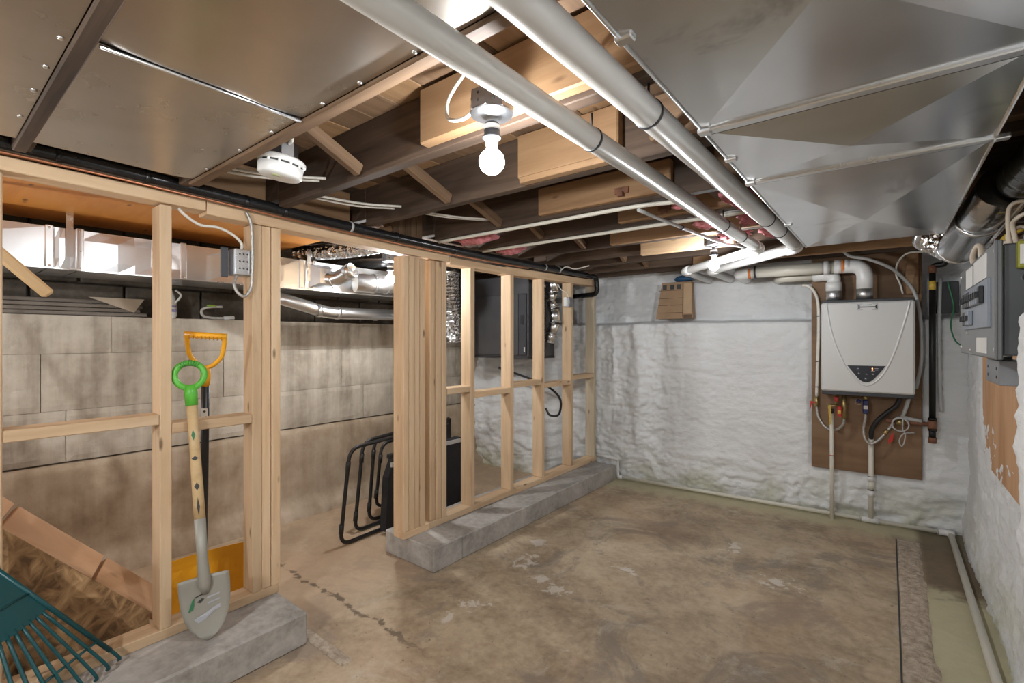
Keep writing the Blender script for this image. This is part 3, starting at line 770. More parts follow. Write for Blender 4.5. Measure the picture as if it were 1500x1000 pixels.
# ---- smoke detector
sd = thing('smoke_detector', (-1.50, .735, 1.86), 'round white smoke detector hung from a steel box under the metal sheet', 'smoke detector')
dx, dy = -1.50, .735
ax = V((-.12, -.09, -1)).normalized(); o = V((dx, dy, 1.806))
MB().prism([tuple(o + V((math.cos(a_) * .047, math.sin(a_) * .047, -.012))) for a_ in [k * math.pi / 4 + .3 for k in reversed(range(8))]], (0, 0, .056)).build('steel_box', 'steel_box', sd)
MB().lathe(o, ax, [(.0, 0), (.0, .066), (.006, .071), (.014, .071), (.018, .064)], 32).build('base_ring', 'white_plastic', sd)
MB().lathe(o, ax, [(.016, .060), (.026, .060)], 32).build('vent_gap', 'slot_dark', sd)
MB().lathe(o, ax, [(.024, .060), (.024, .066), (.052, .064), (.058, .058), (.060, .03), (.060, 0)], 32).build('cover', 'white_plastic', sd)
for k in range(12):
    a_ = k * math.pi / 6
    x_, y_, z_ = frame(ax)
    p = o + ax * .021 + (y_ * math.cos(a_) + z_ * math.sin(a_)) * .0625
    MB().box(p, (.010, .006, .006), Matrix((ax, y_, z_)).transposed()).build('vent_rib', 'white_plastic', sd)
MB().lathe(o + ax * .060 + V((.02, -.02, 0)), ax, [(-.001, .013), (.002, .012), (.002, 0)], 16).build('test_button', 'button_pale', sd)
tube('supply_cable', 'cable_white', [(-1.455, .735, 1.845), (-1.41, .72, 1.838), (-1.375, .70, 1.855), (-1.365, .69, 1.90)], .0058, sd, 8)

# ---- cables and conduit in the ceiling
def cable(name, mat, pts, r, label, grp=None, seg=8, per=6):
    return tag(tube(name, mat, pts, r, None, seg, per), label, 'cable', grp)
cable('white_cable', 'cable_white', [(-.805, .88, 1.815), (-.85, .88, 1.80), (-.91, .885, 1.82), (-.925, .90, 1.88), (-.88, .915, 1.94), (-.83, .92, 1.972)], .005, 'white cable looping out of the steel octagon box')
for k, (dx_, dz_) in enumerate(((0, 0), (.028, .006))):
    cable('white_cable', 'cable_white', [(-.56 + dx_, .70, 1.86 + dz_), (-.54 + dx_, .86, 1.845 + dz_), (-.52 + dx_, .932, 1.852 + dz_)], .006, 'white cable crossing the joist bay between the two long plastic pipes, ' + ('closer to the lamp', 'closer to the duct')[k], 'cables between the long pipes')
for k in range(4):
    cable('beige_cable', 'cable_beige', [(-.545 + k * .013, 1.09, 1.84), (-.53 + k * .012, 1.22, 1.83 + .004 * (k % 2)), (-.515 + k * .014, 1.360, 1.838)], .0052, 'beige cable in the bundle crossing between the two long pipes', 'beige cable bundle')
for k, dx_ in enumerate((0, .05)):
    cable('white_cable', 'cable_white', [(-1.93 + dx_, 1.05, 1.842 - k * .004), (-1.88 + dx_, 1.25, 1.838), (-1.80 + dx_, 1.405, 1.845)], .0055, 'white cable crossing the joist bay above the doorway gap, ' + ('closer to the stud wall', 'closer to the lamp')[k], 'cables above the doorway gap')
for k, dx_ in enumerate((0, .03)):
    cable('white_cable', 'cable_white', [(-1.78 + dx_, 1.47, 1.845), (-1.70 + dx_, 1.66, 1.838), (-1.62 + dx_, 1.86, 1.85)], .0045, 'thin white cable in the joist bay beside the packed posts, ' + ('closer to the posts', 'closer to the lamp')[k], 'cables beside the packed posts')
for k, dx_ in enumerate((0, .045)):
    cable('white_cable', 'cable_white', [(-1.86 + dx_, .67, 1.835), (-1.78 + dx_, .80, 1.825), (-1.70 + dx_, .975, 1.84)], .0055, 'white cable in the joist bay behind the smoke detector, ' + ('closer to the black pipe', 'closer to the lamp')[k], 'cables behind the smoke detector')
cable('water_line', 'pvc_cream', [(-2.0, 1.872, 1.788), (-1.3, 1.872, 1.788), (-.86, 1.872, 1.788), (-.70, 1.90, 1.788), (-.62, 1.94, 1.790)], .009, 'cream plastic water line under the fifth joist beside the pink wool')
cable('water_line', 'pvc_cream', [(-2.0, 2.245, 1.788), (-1.2, 2.245, 1.788), (-.62, 2.245, 1.788), (-.47, 2.245, 1.788)], .009, 'cream plastic water line crossing under the grey conduit')
cd_ = cable('conduit', 'cable_grey', [(-.80, 1.85, 1.765), (-.77, 2.245, 1.765), (-.715, 2.75, 1.765), (-.682, 2.94, 1.772), (-.672, 3.05, 1.778), (-.665, 3.3, 1.778), (-.66, 3.57, 1.778)], .008, 'grey conduit running under the joists to the bulb by the far wall')
MB().lathe((-.767, 2.27, 1.765), (0, 1, 0), [(-.008, .009), (-.008, .0122), (.008, .0122), (.008, .009)], 12).build('clip', 'black_plastic', cd_)
cable('white_cable', 'cable_white', [(-2.025, 3.19, 1.775), (-1.99, 3.215, 1.805), (-1.92, 3.24, 1.785), (-1.82, 3.28, 1.806)], .0045, 'white cable looping over the black waste pipe end')
# pink insulation tufts
def tuft(p, r, label):
    vs, fs = [], []; n, m_ = 16, 10
    for j in range(m_ + 1):
        th_ = math.pi * j / m_
        for i in range(n):
            ph_ = 2 * math.pi * i / n
            d = V((math.sin(th_) * math.cos(ph_), math.sin(th_) * math.sin(ph_), math.cos(th_)))
            k = 1 + .55 * fbm(d.x * 2.2 + p[0] * 9, d.y * 2.2 + p[1] * 9, d.z * 2.2, 4)
            vs.append((p[0] + d.x * r[0] * k, p[1] + d.y * r[1] * k, p[2] + d.z * r[2] * k))
    for j in range(m_):
        for i in range(n): fs.append((j * n + i, (j + 1) * n + i, (j + 1) * n + (i + 1) % n, j * n + (i + 1) % n))
    tag(MB().add(vs, fs, True).build('insulation_tuft', 'pink_wool', None, p), label, 'insulation', 'pink insulation tufts')
for p, r, l_ in (((-1.80, 1.975, 1.812), (.15, .06, .040), 'pink wool tuft above the black waste pipe beside the cream water line'),
                 ((-1.86, 2.34, 1.806), (.10, .05, .040), 'pink wool tuft above the black waste pipe, farther from the packed posts'),
                 ((-.665, 1.985, 1.812), (.05, .05, .035), 'small pink wool tuft where the cream water line meets the long pipe'),
                 ((-.66, 2.34, 1.800), (.07, .05, .040), 'hanging pink wool tuft beside the lamp-side pipe near the conduit'),
                 ((-.47, 2.05, 1.815), (.06, .09, .045), 'largest pink wool tuft between the two long pipes'),
                 ((-.50, 2.40, 1.805), (.05, .06, .040), 'pink wool tuft between the two long pipes just before their far straps'),
                 ((-.47, 2.75, 1.800), (.05, .07, .035), 'pink wool tuft between the two long pipes near their elbows'),
                 ((-.66, 2.80, 1.812), (.08, .05, .030), 'flat pink wool tuft beside the bulb near the pipe elbows')):
    tuft(p, r, l_)

# ================================================================== BEHIND THE STUD WALL
# ---- trunk duct
td = thing('trunk_duct', (-3.05, .9, 1.72), 'long galvanised trunk duct with seams hung behind the stud wall', 'duct')
ysec = [-1.6, -.6, .385, .485, .885, 1.515, 1.60, 2.45]
for k in range(len(ysec) - 1):
    y0, y1 = ysec[k] + .003, ysec[k + 1] - .003
    nx = 6; vs = []; ny = 4
    for j in range(ny + 1):
        for i in range(nx + 1):
            e = min(1, 4 * min(i / nx, 1 - i / nx, j / ny, 1 - j / ny))
            vs.append((-2.85 + e * .006 * math.sin(2.1 * k + i), y0 + (y1 - y0) * i / nx, 1.548 + .178 * j / ny))
    fs = [(j * (nx + 1) + i, j * (nx + 1) + i + 1, (j + 1) * (nx + 1) + i + 1, (j + 1) * (nx + 1) + i) for j in range(ny) for i in range(nx)]
    n0 = len(vs); vs += [(-3.22, y0, 1.548), (-3.22, y1, 1.548), (-3.22, y1, 1.726), (-3.22, y0, 1.726), (-2.85, y0, 1.548), (-2.85, y1, 1.548), (-2.85, y1, 1.726), (-2.85, y0, 1.726)]
    q = lambda *a: tuple(n0 + t for t in a)
    fs += [q(0, 1, 5, 4), q(3, 7, 6, 2), q(0, 3, 2, 1), q(0, 4, 7, 3), q(1, 2, 6, 5)]
    MB().add(vs, fs).build('duct_section', 'galv_trunk', td, (-3.0, (y0 + y1) / 2, 1.64))
for y in ysec[1:-1]:
    cl = bx('drive_cleat', 'galv_bright', (-2.858, y - .013, 1.544), (-2.840, y + .013, 1.732), td, .003)
    for z in (1.556, 1.72): MB().lathe((-2.840, y, z), (1, 0, 0), [(0, .005), (.003, .004), (.003, 0)], 8).build('screw', 'galv_bright', cl)
for y in (.45, 1.56): bx('hanger_strap', 'galv_bright', (-2.842, y - .012, 1.60), (-2.838, y + .012, 1.7985), td)
bx('bottom_lip', 'galv_bright', (-2.86, -1.6, 1.543), (-2.835, 2.45, 1.549), td)
# take-offs
ro = thing('round_duct', (-2.70, 1.75, 1.66), 'open-ended galvanised round duct elbow angled off the trunk duct', 'duct')
P = [V((-2.86, 1.63, 1.63)), V((-2.76, 1.695, 1.612)), V((-2.635, 1.735, 1.672))]
MB().tube(bend(P, .07, 5), .046, 20, cap=False).build('collar_pipe', 'galv_bright', ro)
d = (P[2] - P[1]).normalized()
MB().lathe(P[2] - d * .02, d, [(-.03, .046), (-.03, .049), (.02, .049), (.022, .0455), (.022, .044), (-.06, .043)], 22).build('open_collar', 'galv_bright', ro)
MB().lathe(P[1] + V((-.01, -.005, 0)), (1, .4, .1), [(-.006, .047), (-.006, .052), (.006, .052), (.006, .047)], 22).build('seam_ring', 'galv_bright', ro)
wb = [(-2.85, 1.56, 1.56), (-2.85, 1.70, 1.56), (-2.85, 1.70, 1.71), (-2.85, 1.56, 1.71)]
MB().add(wb + [(-2.78, 1.60, 1.59), (-2.78, 1.69, 1.59), (-2.78, 1.69, 1.68), (-2.78, 1.60, 1.68)], [(0, 1, 5, 4), (1, 2, 6, 5), (2, 3, 7, 6), (3, 0, 4, 7), (4, 5, 6, 7)]).build('takeoff_boot', 'galv_trunk', ro)
ro = thing('round_duct', (-2.70, 2.0, 1.6), 'fat galvanised round duct beside the bulb behind the stud wall', 'duct')
MB().tube([(-2.785, 1.85, 1.612), (-2.74, 2.02, 1.614), (-2.70, 2.42, 1.62)], .062, 22).build('pipe_run', 'galv_trunk', ro)
for t_ in (.0, .10, .3):
    MB().lathe((-2.752 + t_ * .10, 1.97 + t_, 1.6135), (.12, 1, 0), [(-.008, .0625), (-.008, .067), (.008, .067), (.008, .0625)], 22).build('seam_ring', 'galv_bright', ro)
ro = thing('round_duct', (-2.95, 1.75, 1.42), 'long thin galvanised pipe dropping below the trunk duct above the ledge', 'duct')
MB().tube(bend([(-3.05, 1.45, 1.505), (-3.0, 1.60, 1.460), (-2.98, 1.76, 1.415), (-2.95, 2.70, 1.425)], .08), .040, 18).build('pipe_run', 'galv_trunk', ro)
for y, z in ((1.70, 1.428), (1.84, 1.417), (2.15, 1.418)):
    MB().lathe((-2.978, y, z), (.02, 1, 0), [(-.012, .040), (-.012, .044), (.012, .044), (.012, .040)], 18).build('seam_ring', 'galv_bright', ro)
ro = thing('flex_duct', (-2.7, 1.6, 1.78), 'wrinkled foil flexible duct running up beside the soffit edge', 'duct')
pts = curve([(-3.0, 1.56, 1.786), (-2.8, 1.64, 1.788), (-2.6, 1.70, 1.788), (-2.30, 1.72, 1.788)], 14)
MB().tube(pts, [.045 + .005 * (i % 2) for i in range(len(pts))], 16, smooth=False).build('foil_sleeve', 'foil', ro)
ro = thing('round_duct', (-2.6, 2.1, 1.76), 'shiny straight round duct under the dark joists behind the stud wall', 'duct')
MB().tube([(-3.2, 2.0, 1.785), (-2.27, 2.26, 1.785)], .035, 18).build('pipe_run', 'galv_bright', ro)

# ---- furnace and its flexible ducts
fu = thing('furnace', (-2.68, 3.45, 1.09), 'dark grey furnace cabinet hung behind the stud wall', 'furnace')
bx('cabinet', 'furnace_grey', (-2.98, 3.22, 1.085), (-2.36, 3.62, 1.78), fu, .006)
bx('front_door', 'furnace_grey', (-2.965, 3.205, 1.10), (-2.46, 3.222, 1.62), fu, .004)
bx('side_door', 'dark_grey_metal', (-2.455, 3.205, 1.10), (-2.375, 3.222, 1.62), fu, .004)
bx('base_rail', 'dark_grey_metal', (-2.98, 3.21, 1.07), (-2.36, 3.62, 1.085), fu)
bx('warning_label', 'black_plastic', (-2.43, 3.200, 1.36), (-2.395, 3.206, 1.44), fu)
bx('rating_label', 'paper', (-2.395, 3.201, 1.13), (-2.385, 3.206, 1.17), fu)
def flex(name, label, pts, r, mat='foil', amp=.006, per=16, cat='duct'):
    t = thing(name, pts[0], label, cat)
    c = curve(pts, per)
    MB().tube(c, [r + amp * (1 if i % 2 else -1) for i in range(len(c))], 16, smooth=False).build('foil_sleeve', mat, t)
    MB().tube([c[0], c[0] + (c[1] - c[0]).normalized() * .03], r * 1.12, 16).build('collar', 'galv_bright', t)
    return t
flex('flex_duct', 'crumpled silver flexible duct beside the packed studs', [(-2.93, 2.86, 1.80), (-2.90, 2.84, 1.62), (-2.90, 2.86, 1.40), (-2.91, 2.90, 1.22)], .080)
flex('flex_duct', 'dark coiled flexible duct beside the furnace cabinet', [(-2.30, 3.32, 1.70), (-2.285, 3.30, 1.5), (-2.285, 3.30, 1.3), (-2.305, 3.32, 1.10)], .036, 'black_plastic')
el = thing('vent_elbow', (-2.28, 3.4, 1.2), 'shiny segmented metal vent pipe zigzagging behind the stud wall', 'duct')
sg = [V((-2.245, 3.42, 1.76)), V((-2.245, 3.42, 1.64)), V((-2.285, 3.42, 1.57)), V((-2.235, 3.42, 1.49)), V((-2.225, 3.42, 1.38)), V((-2.27, 3.42, 1.29)), V((-2.29, 3.42, 1.22))]
for i in range(len(sg) - 1):
    MB().tube([sg[i], sg[i + 1]], .046, 14).build('pipe_segment', 'galv_bright', el)
    MB().lathe(sg[i + 1], sg[i + 1] - sg[i], [(-.006, .046), (-.006, .050), (.006, .050), (.006, .046)], 14).build('seam_ring', 'galv_bright', el)
jb = thing('junction_box', (-2.10, 3.40, 1.54), 'small white junction box on the stud near the zigzag vent pipe', 'junction box')
bx('box', 'steel_box', (-2.13, 3.40, 1.505), (-2.075, 3.463, 1.585), jb, .004)
bx('cover', 'white_plastic', (-2.115, 3.375, 1.507), (-2.078, 3.398, 1.583), jb, .003)
tube('lead', 'cable_white', [(-2.09, 3.41, 1.585), (-2.10, 3.40, 1.62), (-2.13, 3.36, 1.65), (-2.14, 3.33, 1.69)], .004, jb, 6)
ho = cable('black_hose', 'black_tube', [(-2.75, 3.3, .98), (-2.6, 3.36, .93), (-2.42, 3.45, .86), (-2.30, 3.50, .79), (-2.24, 3.53, .70), (-2.26, 3.53, .58), (-2.33, 3.50, .57), (-2.37, 3.49, .63)], .010, 'black hose hooped over the foam behind the last studs', per=8)

# ---- things on the foundation ledge
for k, (z, y0, y1, x) in enumerate(((1.368, -.5, .86, -3.40), (1.390, -.5, .83, -3.41), (1.412, -.5, .84, -3.405), (1.434, -.5, .80, -3.42))):
    o = board('weathered_board', 'grey_board', (x, y0, z + .006), (x, y1, z + .006), .12, .019, None)
    tag(o, ('bottom', 'second', 'third', 'topmost')[k] + ' weathered grey board of the pile on the foundation ledge', 'board', 'weathered boards on the ledge')
pp = MB().prism([(-3.325, .60, 1.462), (-3.318, .84, 1.462), (-3.300, .79, 1.385)], (-.004, 0, 0)).build('paper_sheet', 'paper_brown')
tag(pp, 'folded brown paper flap hanging over the weathered boards', 'paper')
bg = thing('plastic_bag', (-3.40, .99, 1.36), 'white and blue plastic packet standing on the foundation ledge', 'packet')
pr = [(0, .03), (.02, .042), (.08, .040), (.13, .034), (.17, .018), (.18, .0)]
o = MB().lathe((-3.41, .985, 1.361), (0, 0, 1), pr, 14).build('packet', 'white_plastic', bg)
for z, h_ in ((1.40, .018), (1.43, .010)):
    MB().lathe((-3.41, .985, z), (0, 0, 1), [(0, .0425), (h_, .0425)], 14).build('print_band', 'bag_purple', bg)
tube('handle', 'white_plastic', [(-3.385, 1.005, 1.45), (-3.37, 1.035, 1.50), (-3.38, 1.01, 1.535)], .006, bg, 6)
cl_ = thing('spring_clamp', (-3.38, 1.2, 1.36), 'white and lime green plastic clamp lying on the foundation ledge', 'clamp')
tube('jaw', 'white_plastic', [(-3.36, 1.26, 1.445), (-3.36, 1.19, 1.44), (-3.36, 1.145, 1.42), (-3.36, 1.15, 1.385), (-3.36, 1.20, 1.372), (-3.36, 1.29, 1.372)], .008, cl_, 8)
tube('grip', 'lime', [(-3.352, 1.22, 1.450), (-3.352, 1.17, 1.447)], .006, cl_, 8, 0)
tube('foot', 'white_plastic', [(-3.36, 1.27, 1.372), (-3.36, 1.33, 1.377)], .012, cl_, 8, 0)

# ---- wooden handle poking past the first stud
wh = board('wooden_batten', 'ash_handle', (-2.53, .012, 1.765), (-2.60, .352, 1.413), .042, .03, None, flat=(1, 0, 0), ch=.008)
tag(wh, 'golden wooden batten slanting down in front of the trunk duct', 'batten')

# ---- OSB stair side panel with framing, low behind the stud wall
ob_ = thing('stair_panel', (-2.3, .2, 0), 'strand board panel with a sloping top edge behind the stud wall', 'panel')
poly = [(-2.266, -.9, 0), (-2.266, .590, 0), (-2.266, .590, .175), (-2.266, .191, .628), (-2.266, -.5, 1.412), (-2.266, -.9, 1.412)]
MB().prism(poly, (-.012, 0, 0)).build('strand_sheet', 'strand_board', ob_, (-2.27, .2, .4))
for (a, b_) in (((-2.345, .655, .135), (-2.345, .450, .362)), ((-2.345, .440, .373), (-2.345, .210, .628)), ((-2.345, .200, .639), (-2.345, -.30, 1.205))):
    board('sloping_rail', 'peach_ply', a, b_, .105, .034, ob_, flat=(.62, .45, .45))

# ---- folded camp chairs: tube loops and black slings
def chair(label, x, y0, y1, lean, hts, grp):
    t = thing('folding_chair', (x, (y0 + y1) / 2, 0), label, 'chair', grp)
    for k, (dx_, dy_, z0, z1) in enumerate(hts):
        xx = x + dx_
        a = y0 + dy_
        L_ = [(xx - .02, y1, z1 - .03), (xx, a + .07 + lean, z1), (xx, a + lean * .7 + .005, z1 - .03), (xx, a, z0 + .03), (xx, a + .03, z0), (xx - .02, y1, z0)]
        MB().tube(bend([(xx - .02, y1, z1 + .04), (xx, a + lean, z1), (xx, a, z0), (xx - .02, y1, z0 + .01)], .075, 7), .0115, 12).build('frame_loop', 'black_tube', t)
        for (yy, zz2) in ((a + lean * .82, z1 - .105), (a + lean * .14, z0 + .095)):
            MB().tube([(xx, yy - .003, zz2 - .028), (xx, yy + .003, zz2 + .028)], .0145, 12).build('sleeve', 'black_tube', t)
    return t
c1 = chair('folded black tube-frame camp chair with grey strap behind the packed studs', -2.56, 1.60, 2.50, .065, [(0, 0, .012, .575), (-.11, .17, .012, .575)], 'folded camp chairs')
vs = [(-2.47, 1.86, .03), (-2.46, 2.52, .03), (-2.46, 2.52, .52), (-2.47, 1.93, .47), (-2.475, 1.885, .36)]
MB().prism(vs, (-.06, 0, 0)).build('sling', 'black_fabric', c1)
MB().box((-2.462, 1.93, .445), (.012, .07, .03)).build('strap', 'cable_grey', c1)
MB().box((-2.455, 2.42, .50), (.012, .20, .025)).build('strap', 'cable_grey', c1)
for p in ((-2.47, 1.90, .50), (-2.465, 1.96, .535)): MB().box(p, (.03, .05, .03), None, .006).build('hinge', 'black_plastic', c1)
c2 = chair('folded black tube-frame camp chair nearest the block foundation wall', -2.81, 1.93, 2.70, .05, [(.06, 0, .012, .56), (0, .10, .06, .50)], 'folded camp chairs')
MB().prism([(-2.765, 2.10, .05), (-2.765, 2.72, .05), (-2.765, 2.72, .60), (-2.765, 2.25, .54)], (-.05, 0, 0)).build('sling', 'black_fabric', c2)

# ================================================================== TOOLS
# ---- round-point spade with green D grip
sp = thing('spade', (-1.965, .69, .131), 'spade with green D grip and grey round-point blade leaning on the stud wall', 'spade')
T0 = V((-1.962, .690, .134)); T1 = V((-2.105, .672, 1.150))
ax = (T1 - T0).normalized(); side = V((.40, .92, 0)); side = (side - ax * side.dot(ax)).normalized(); nrm = side.cross(ax).normalized()
if nrm.x < 0: nrm = -nrm
def sp_pt(s_, h_, n_=0.0): return T0 + side * s_ + ax * h_ + nrm * n_
rows = [(0, .004), (.018, .030), (.045, .052), (.085, .069), (.13, .078), (.18, .081), (.215, .081), (.228, .080)]
vs = []; seg = 10
for h_, hw in rows:
    for i in range(seg + 1):
        u = -1 + 2 * i / seg
        vs.append(sp_pt(u * hw, h_ + (.012 * (1 if False else 0)), -.014 * (1 - u * u) * min(1, h_ / .08) + .004 * (h_ / .228)))
fr = len(vs)
vs += [tuple(V(p) - nrm * .003) for p in vs]
fs = []
for j in range(len(rows) - 1):
    for i in range(seg):
        a = j * (seg + 1) + i
        fs.append((a, a + 1, a + seg + 2, a + seg + 1)); fs.append((fr + a + seg + 1, fr + a + seg + 2, fr + a + 1, fr + a))
for i in range(seg):
    a = (len(rows) - 1) * (seg + 1) + i; fs.append((a, a + 1, fr + a + 1, fr + a)); fs.append((i + 1, i, fr + i, fr + i + 1))
for j in range(len(rows) - 1):
    for a in (j * (seg + 1), j * (seg + 1) + seg): fs.append((a, a + seg + 1, fr + a + seg + 1, fr + a))
bl = MB().add(vs, fs, True).build('blade', 'blade_grey', sp)
MB().tube([sp_pt(0, .165, -.008), sp_pt(0, .20, -.002), sp_pt(0, .235, .0), sp_pt(0, .30, .004), sp_pt(0, .44, 0)], [.010, .022, .0195, .0175, .019], 14).build('socket', 'blade_grey', sp)
def mark(poly, mat, nm): MB().prism([sp_pt(a, b_, .0015 - .014 * (1 - (a / .08) ** 2) + .004) for a, b_ in poly], nrm * .0006).build(nm, mat, bl)
mark([(-.056, .112), (-.040, .118), (-.034, .158), (-.042, .150)], 'ink_green', 'leaf_mark')
mark([(-.028, .140), (-.012, .150), (-.004, .146), (-.018, .134)], 'ink', 'diamond_mark')
mark([(-.034, .160), (.006, .171), (.006, .167), (-.034, .156)], 'ink', 'print_line')
for q in (.158, .138): mark([(.004, q - .008), (.044, q), (.044, q - .006), (.004, q - .014)], 'icon_grey', 'print_line')
mark([(-.040, .082), (-.012, .092), (.02, .108), (.044, .116), (.044, .104), (.022, .094), (-.006, .072), (-.028, .066)], 'icon_grey', 'print_band')
mark([(-.024, .078), (-.010, .088), (.0, .086), (-.010, .074)], 'ink', 'print_mark')
L_ = (T1 - T0).length
MB().tube([sp_pt(0, .42), sp_pt(0, .55), sp_pt(0, .70), sp_pt(0, L_ - .155)], [.0185, .0185, .0175, .0180], 16).build('shaft', 'ash_handle', sp)
def shaft_mark(h0, h1, mat, nm, w=.011):
    MB().prism([sp_pt(-w * .8, (h0 + h1) / 2, .0178), sp_pt(0, h0, .0190), sp_pt(w * .8, (h0 + h1) / 2, .0178), sp_pt(0, h1, .0190)], nrm * .0008).build(nm, mat, sp)
shaft_mark(.545, .575, 'ink', 'diamond_logo'); shaft_mark(.655, .672, 'ink', 'print_mark', .014); shaft_mark(.73, .77, 'ink_green', 'leaf_mark', .008); shaft_mark(.45, .52, 'ink', 'scuff', .006)
hg = [sp_pt(0, L_ - .165), sp_pt(0, L_ - .115)]
MB().tube([hg[0], hg[1], sp_pt(0, L_ - .09)], [.0205, .022, .020], 16).build('grip_neck', 'green_plastic', sp)
loop = [sp_pt(.048 * math.sin(a_) * (1 + .0 * math.cos(a_)), L_ - .048 - (.050 if math.cos(a_) > 0 else .045) * math.cos(a_), 0) for a_ in [2 * math.pi * k / 28 for k in range(29)]]
MB().tube(loop, .0115, 12, cap=False).build('d_grip', 'green_plastic', sp)
for k in range(9):
    a_ = math.pi + (k - 4) * .17
    p = sp_pt(.048 * math.sin(a_), L_ - .048 - .045 * math.cos(a_), 0)
    q = (p - sp_pt(0, L_ - .048, 0)).normalized()
    MB().box(p + nrm * .010, (.004, .022, .008), Matrix((side, q, nrm)).transposed(), .001).build('grip_rib', 'green_rubber', sp)

# ---- yellow snow shovel behind the blocking
sn = thing('snow_shovel', (-2.50, .87, 0), 'yellow plastic snow shovel with black shaft standing behind the stud wall', 'shovel')
A = V((-2.49, .855, .235)); Bq = V((-2.235, .775, 1.075))
ax2 = (Bq - A).normalized()
sh = MB().tube([A - ax2 * .02, A + ax2 * .35, Bq], [.015, .0155, .0150], 14).build('shaft', 'black_tube', sn)
sd2 = V((.50, .866, 0)); sd2 = (sd2 - ax2 * sd2.dot(ax2)).normalized(); n2 = sd2.cross(ax2).normalized()
if n2.x < 0: n2 = -n2
st = MB().prism([tuple(Bq - ax2 * .205 + sd2 * a_ + ax2 * b_ + n2 * .0150) for a_, b_ in ((-.012, .0), (.012, .0), (.012, .075), (-.012, .075))], n2 * .0012).build('sticker', 'paper', sh)
tx = bpy.data.curves.new('lettering', 'FONT'); tx.body = 'RA'; tx.size = .026; tx.align_x = 'CENTER'; tx.align_y = 'CENTER'; tx.extrude = .0003
tmp = bpy.data.objects.new('text_source', tx); C.objects.link(tmp); bpy.context.view_layer.update()
tme = bpy.data.meshes.new_from_object(tmp.evaluated_get(bpy.context.evaluated_depsgraph_get())); bpy.data.objects.remove(tmp)
txo = bpy.data.objects.new('lettering', tme); C.objects.link(txo); tme.materials.clear(); tme.materials.append(M['ink'])
txo.matrix_world = Matrix.Translation(Bq - ax2 * .180 + n2 * .0166) @ Matrix((ax2, -sd2, n2)).transposed().to_4x4()
adopt(txo, sh)
MB().prism([tuple(Bq - ax2 * .143 + sd2 * a_ + ax2 * b_ + n2 * .0162) for a_, b_ in ((-.006, 0), (0, -.006), (.006, 0), (0, .006))], n2 * .0006).build('leaf_mark', 'ink', sh)
G = Bq
def gp(s_, h_, n_=0.0): return G + sd2 * s_ + ax2 * h_ + n2 * n_
MB().tube([gp(0, -.03), gp(0, .01), gp(.0, .05)], [.0165, .019, .016], 14).build('grip_neck', 'yellow_plastic', sn)
lp = [gp(.0, .045), gp(.028, .062), gp(.056, .10), gp(.064, .150), gp(.066, .185)]
lpm = [gp(.0, .045), gp(-.028, .062), gp(-.056, .10), gp(-.064, .150), gp(-.066, .185)]
MB().tube(curve(lp, 5), .009, 10).build('grip_arm', 'yellow_plastic', sn); MB().tube(curve(lpm, 5), .009, 10).build('grip_arm', 'yellow_plastic', sn)
MB().tube([gp(-.074, .187), gp(.074, .187)], .0125, 14).build('grip_bar', 'yellow_plastic', sn)
for k in range(9): MB().box(gp(-.056 + k * .014, .180, .0105), (.004, .016, .006), Matrix((sd2, ax2, n2)).transposed(), .001).build('grip_rib', 'yellow_dark', sn)
# scooped blade
bx0 = V((-2.47, .86, .0)); bs = V((.10, .995, 0)).normalized(); bu = V((-.10, 0, .995)); bu = (bu - bs * bu.dot(bs)).normalized(); bn = bs.cross(bu).normalized()
if bn.x < 0: bn = -bn
nx, ny = 16, 9; vs = []
for j in range(ny + 1):
    for i in range(nx + 1):
        u = -1 + 2 * i / nx; w_ = j / ny
        hw = .19 * (1 - .10 * max(0, w_ - .75) * 4 * abs(u))
        rib = .006 * (1 if (i // 2) % 2 else 0) * (1 if .05 < w_ < .75 else 0)
        top = .262 - (.022 if abs(u) > .9 else 0)
        p = bx0 + bs * (u * hw) + bu * (.004 + w_ * top) + bn * (.05 * (w_ - .35) ** 2 * 2.2 + .03 * u * u + rib)
        vs.append(tuple(p))
fr = len(vs); vs += [tuple(V(p) - bn * .0045) for p in vs]; fs = []
for j in range(ny):
    for i in range(nx):
        a = j * (nx + 1) + i; fs += [(a, a + 1, a + nx + 2, a + nx + 1), (fr + a + nx + 1, fr + a + nx + 2, fr + a + 1, fr + a)]
for i in range(nx):
    a = ny * (nx + 1) + i; fs += [(a, a + 1, fr + a + 1, fr + a), (i + 1, i, fr + i, fr + i + 1)]
for j in range(ny):
    a = j * (nx + 1); fs.append((a, a + nx + 1, fr + a + nx + 1, fr + a)); a += nx; fs.append((a + nx + 1, a, fr + a, fr + a + nx + 1))
MB().add(vs, fs).build('blade', 'yellow_plastic', sn)
MB().tube([A - ax2 * .11, A - ax2 * .04, A + ax2 * .035], [.013, .020, .0175], 12).build('blade_socket', 'yellow_plastic', sn)

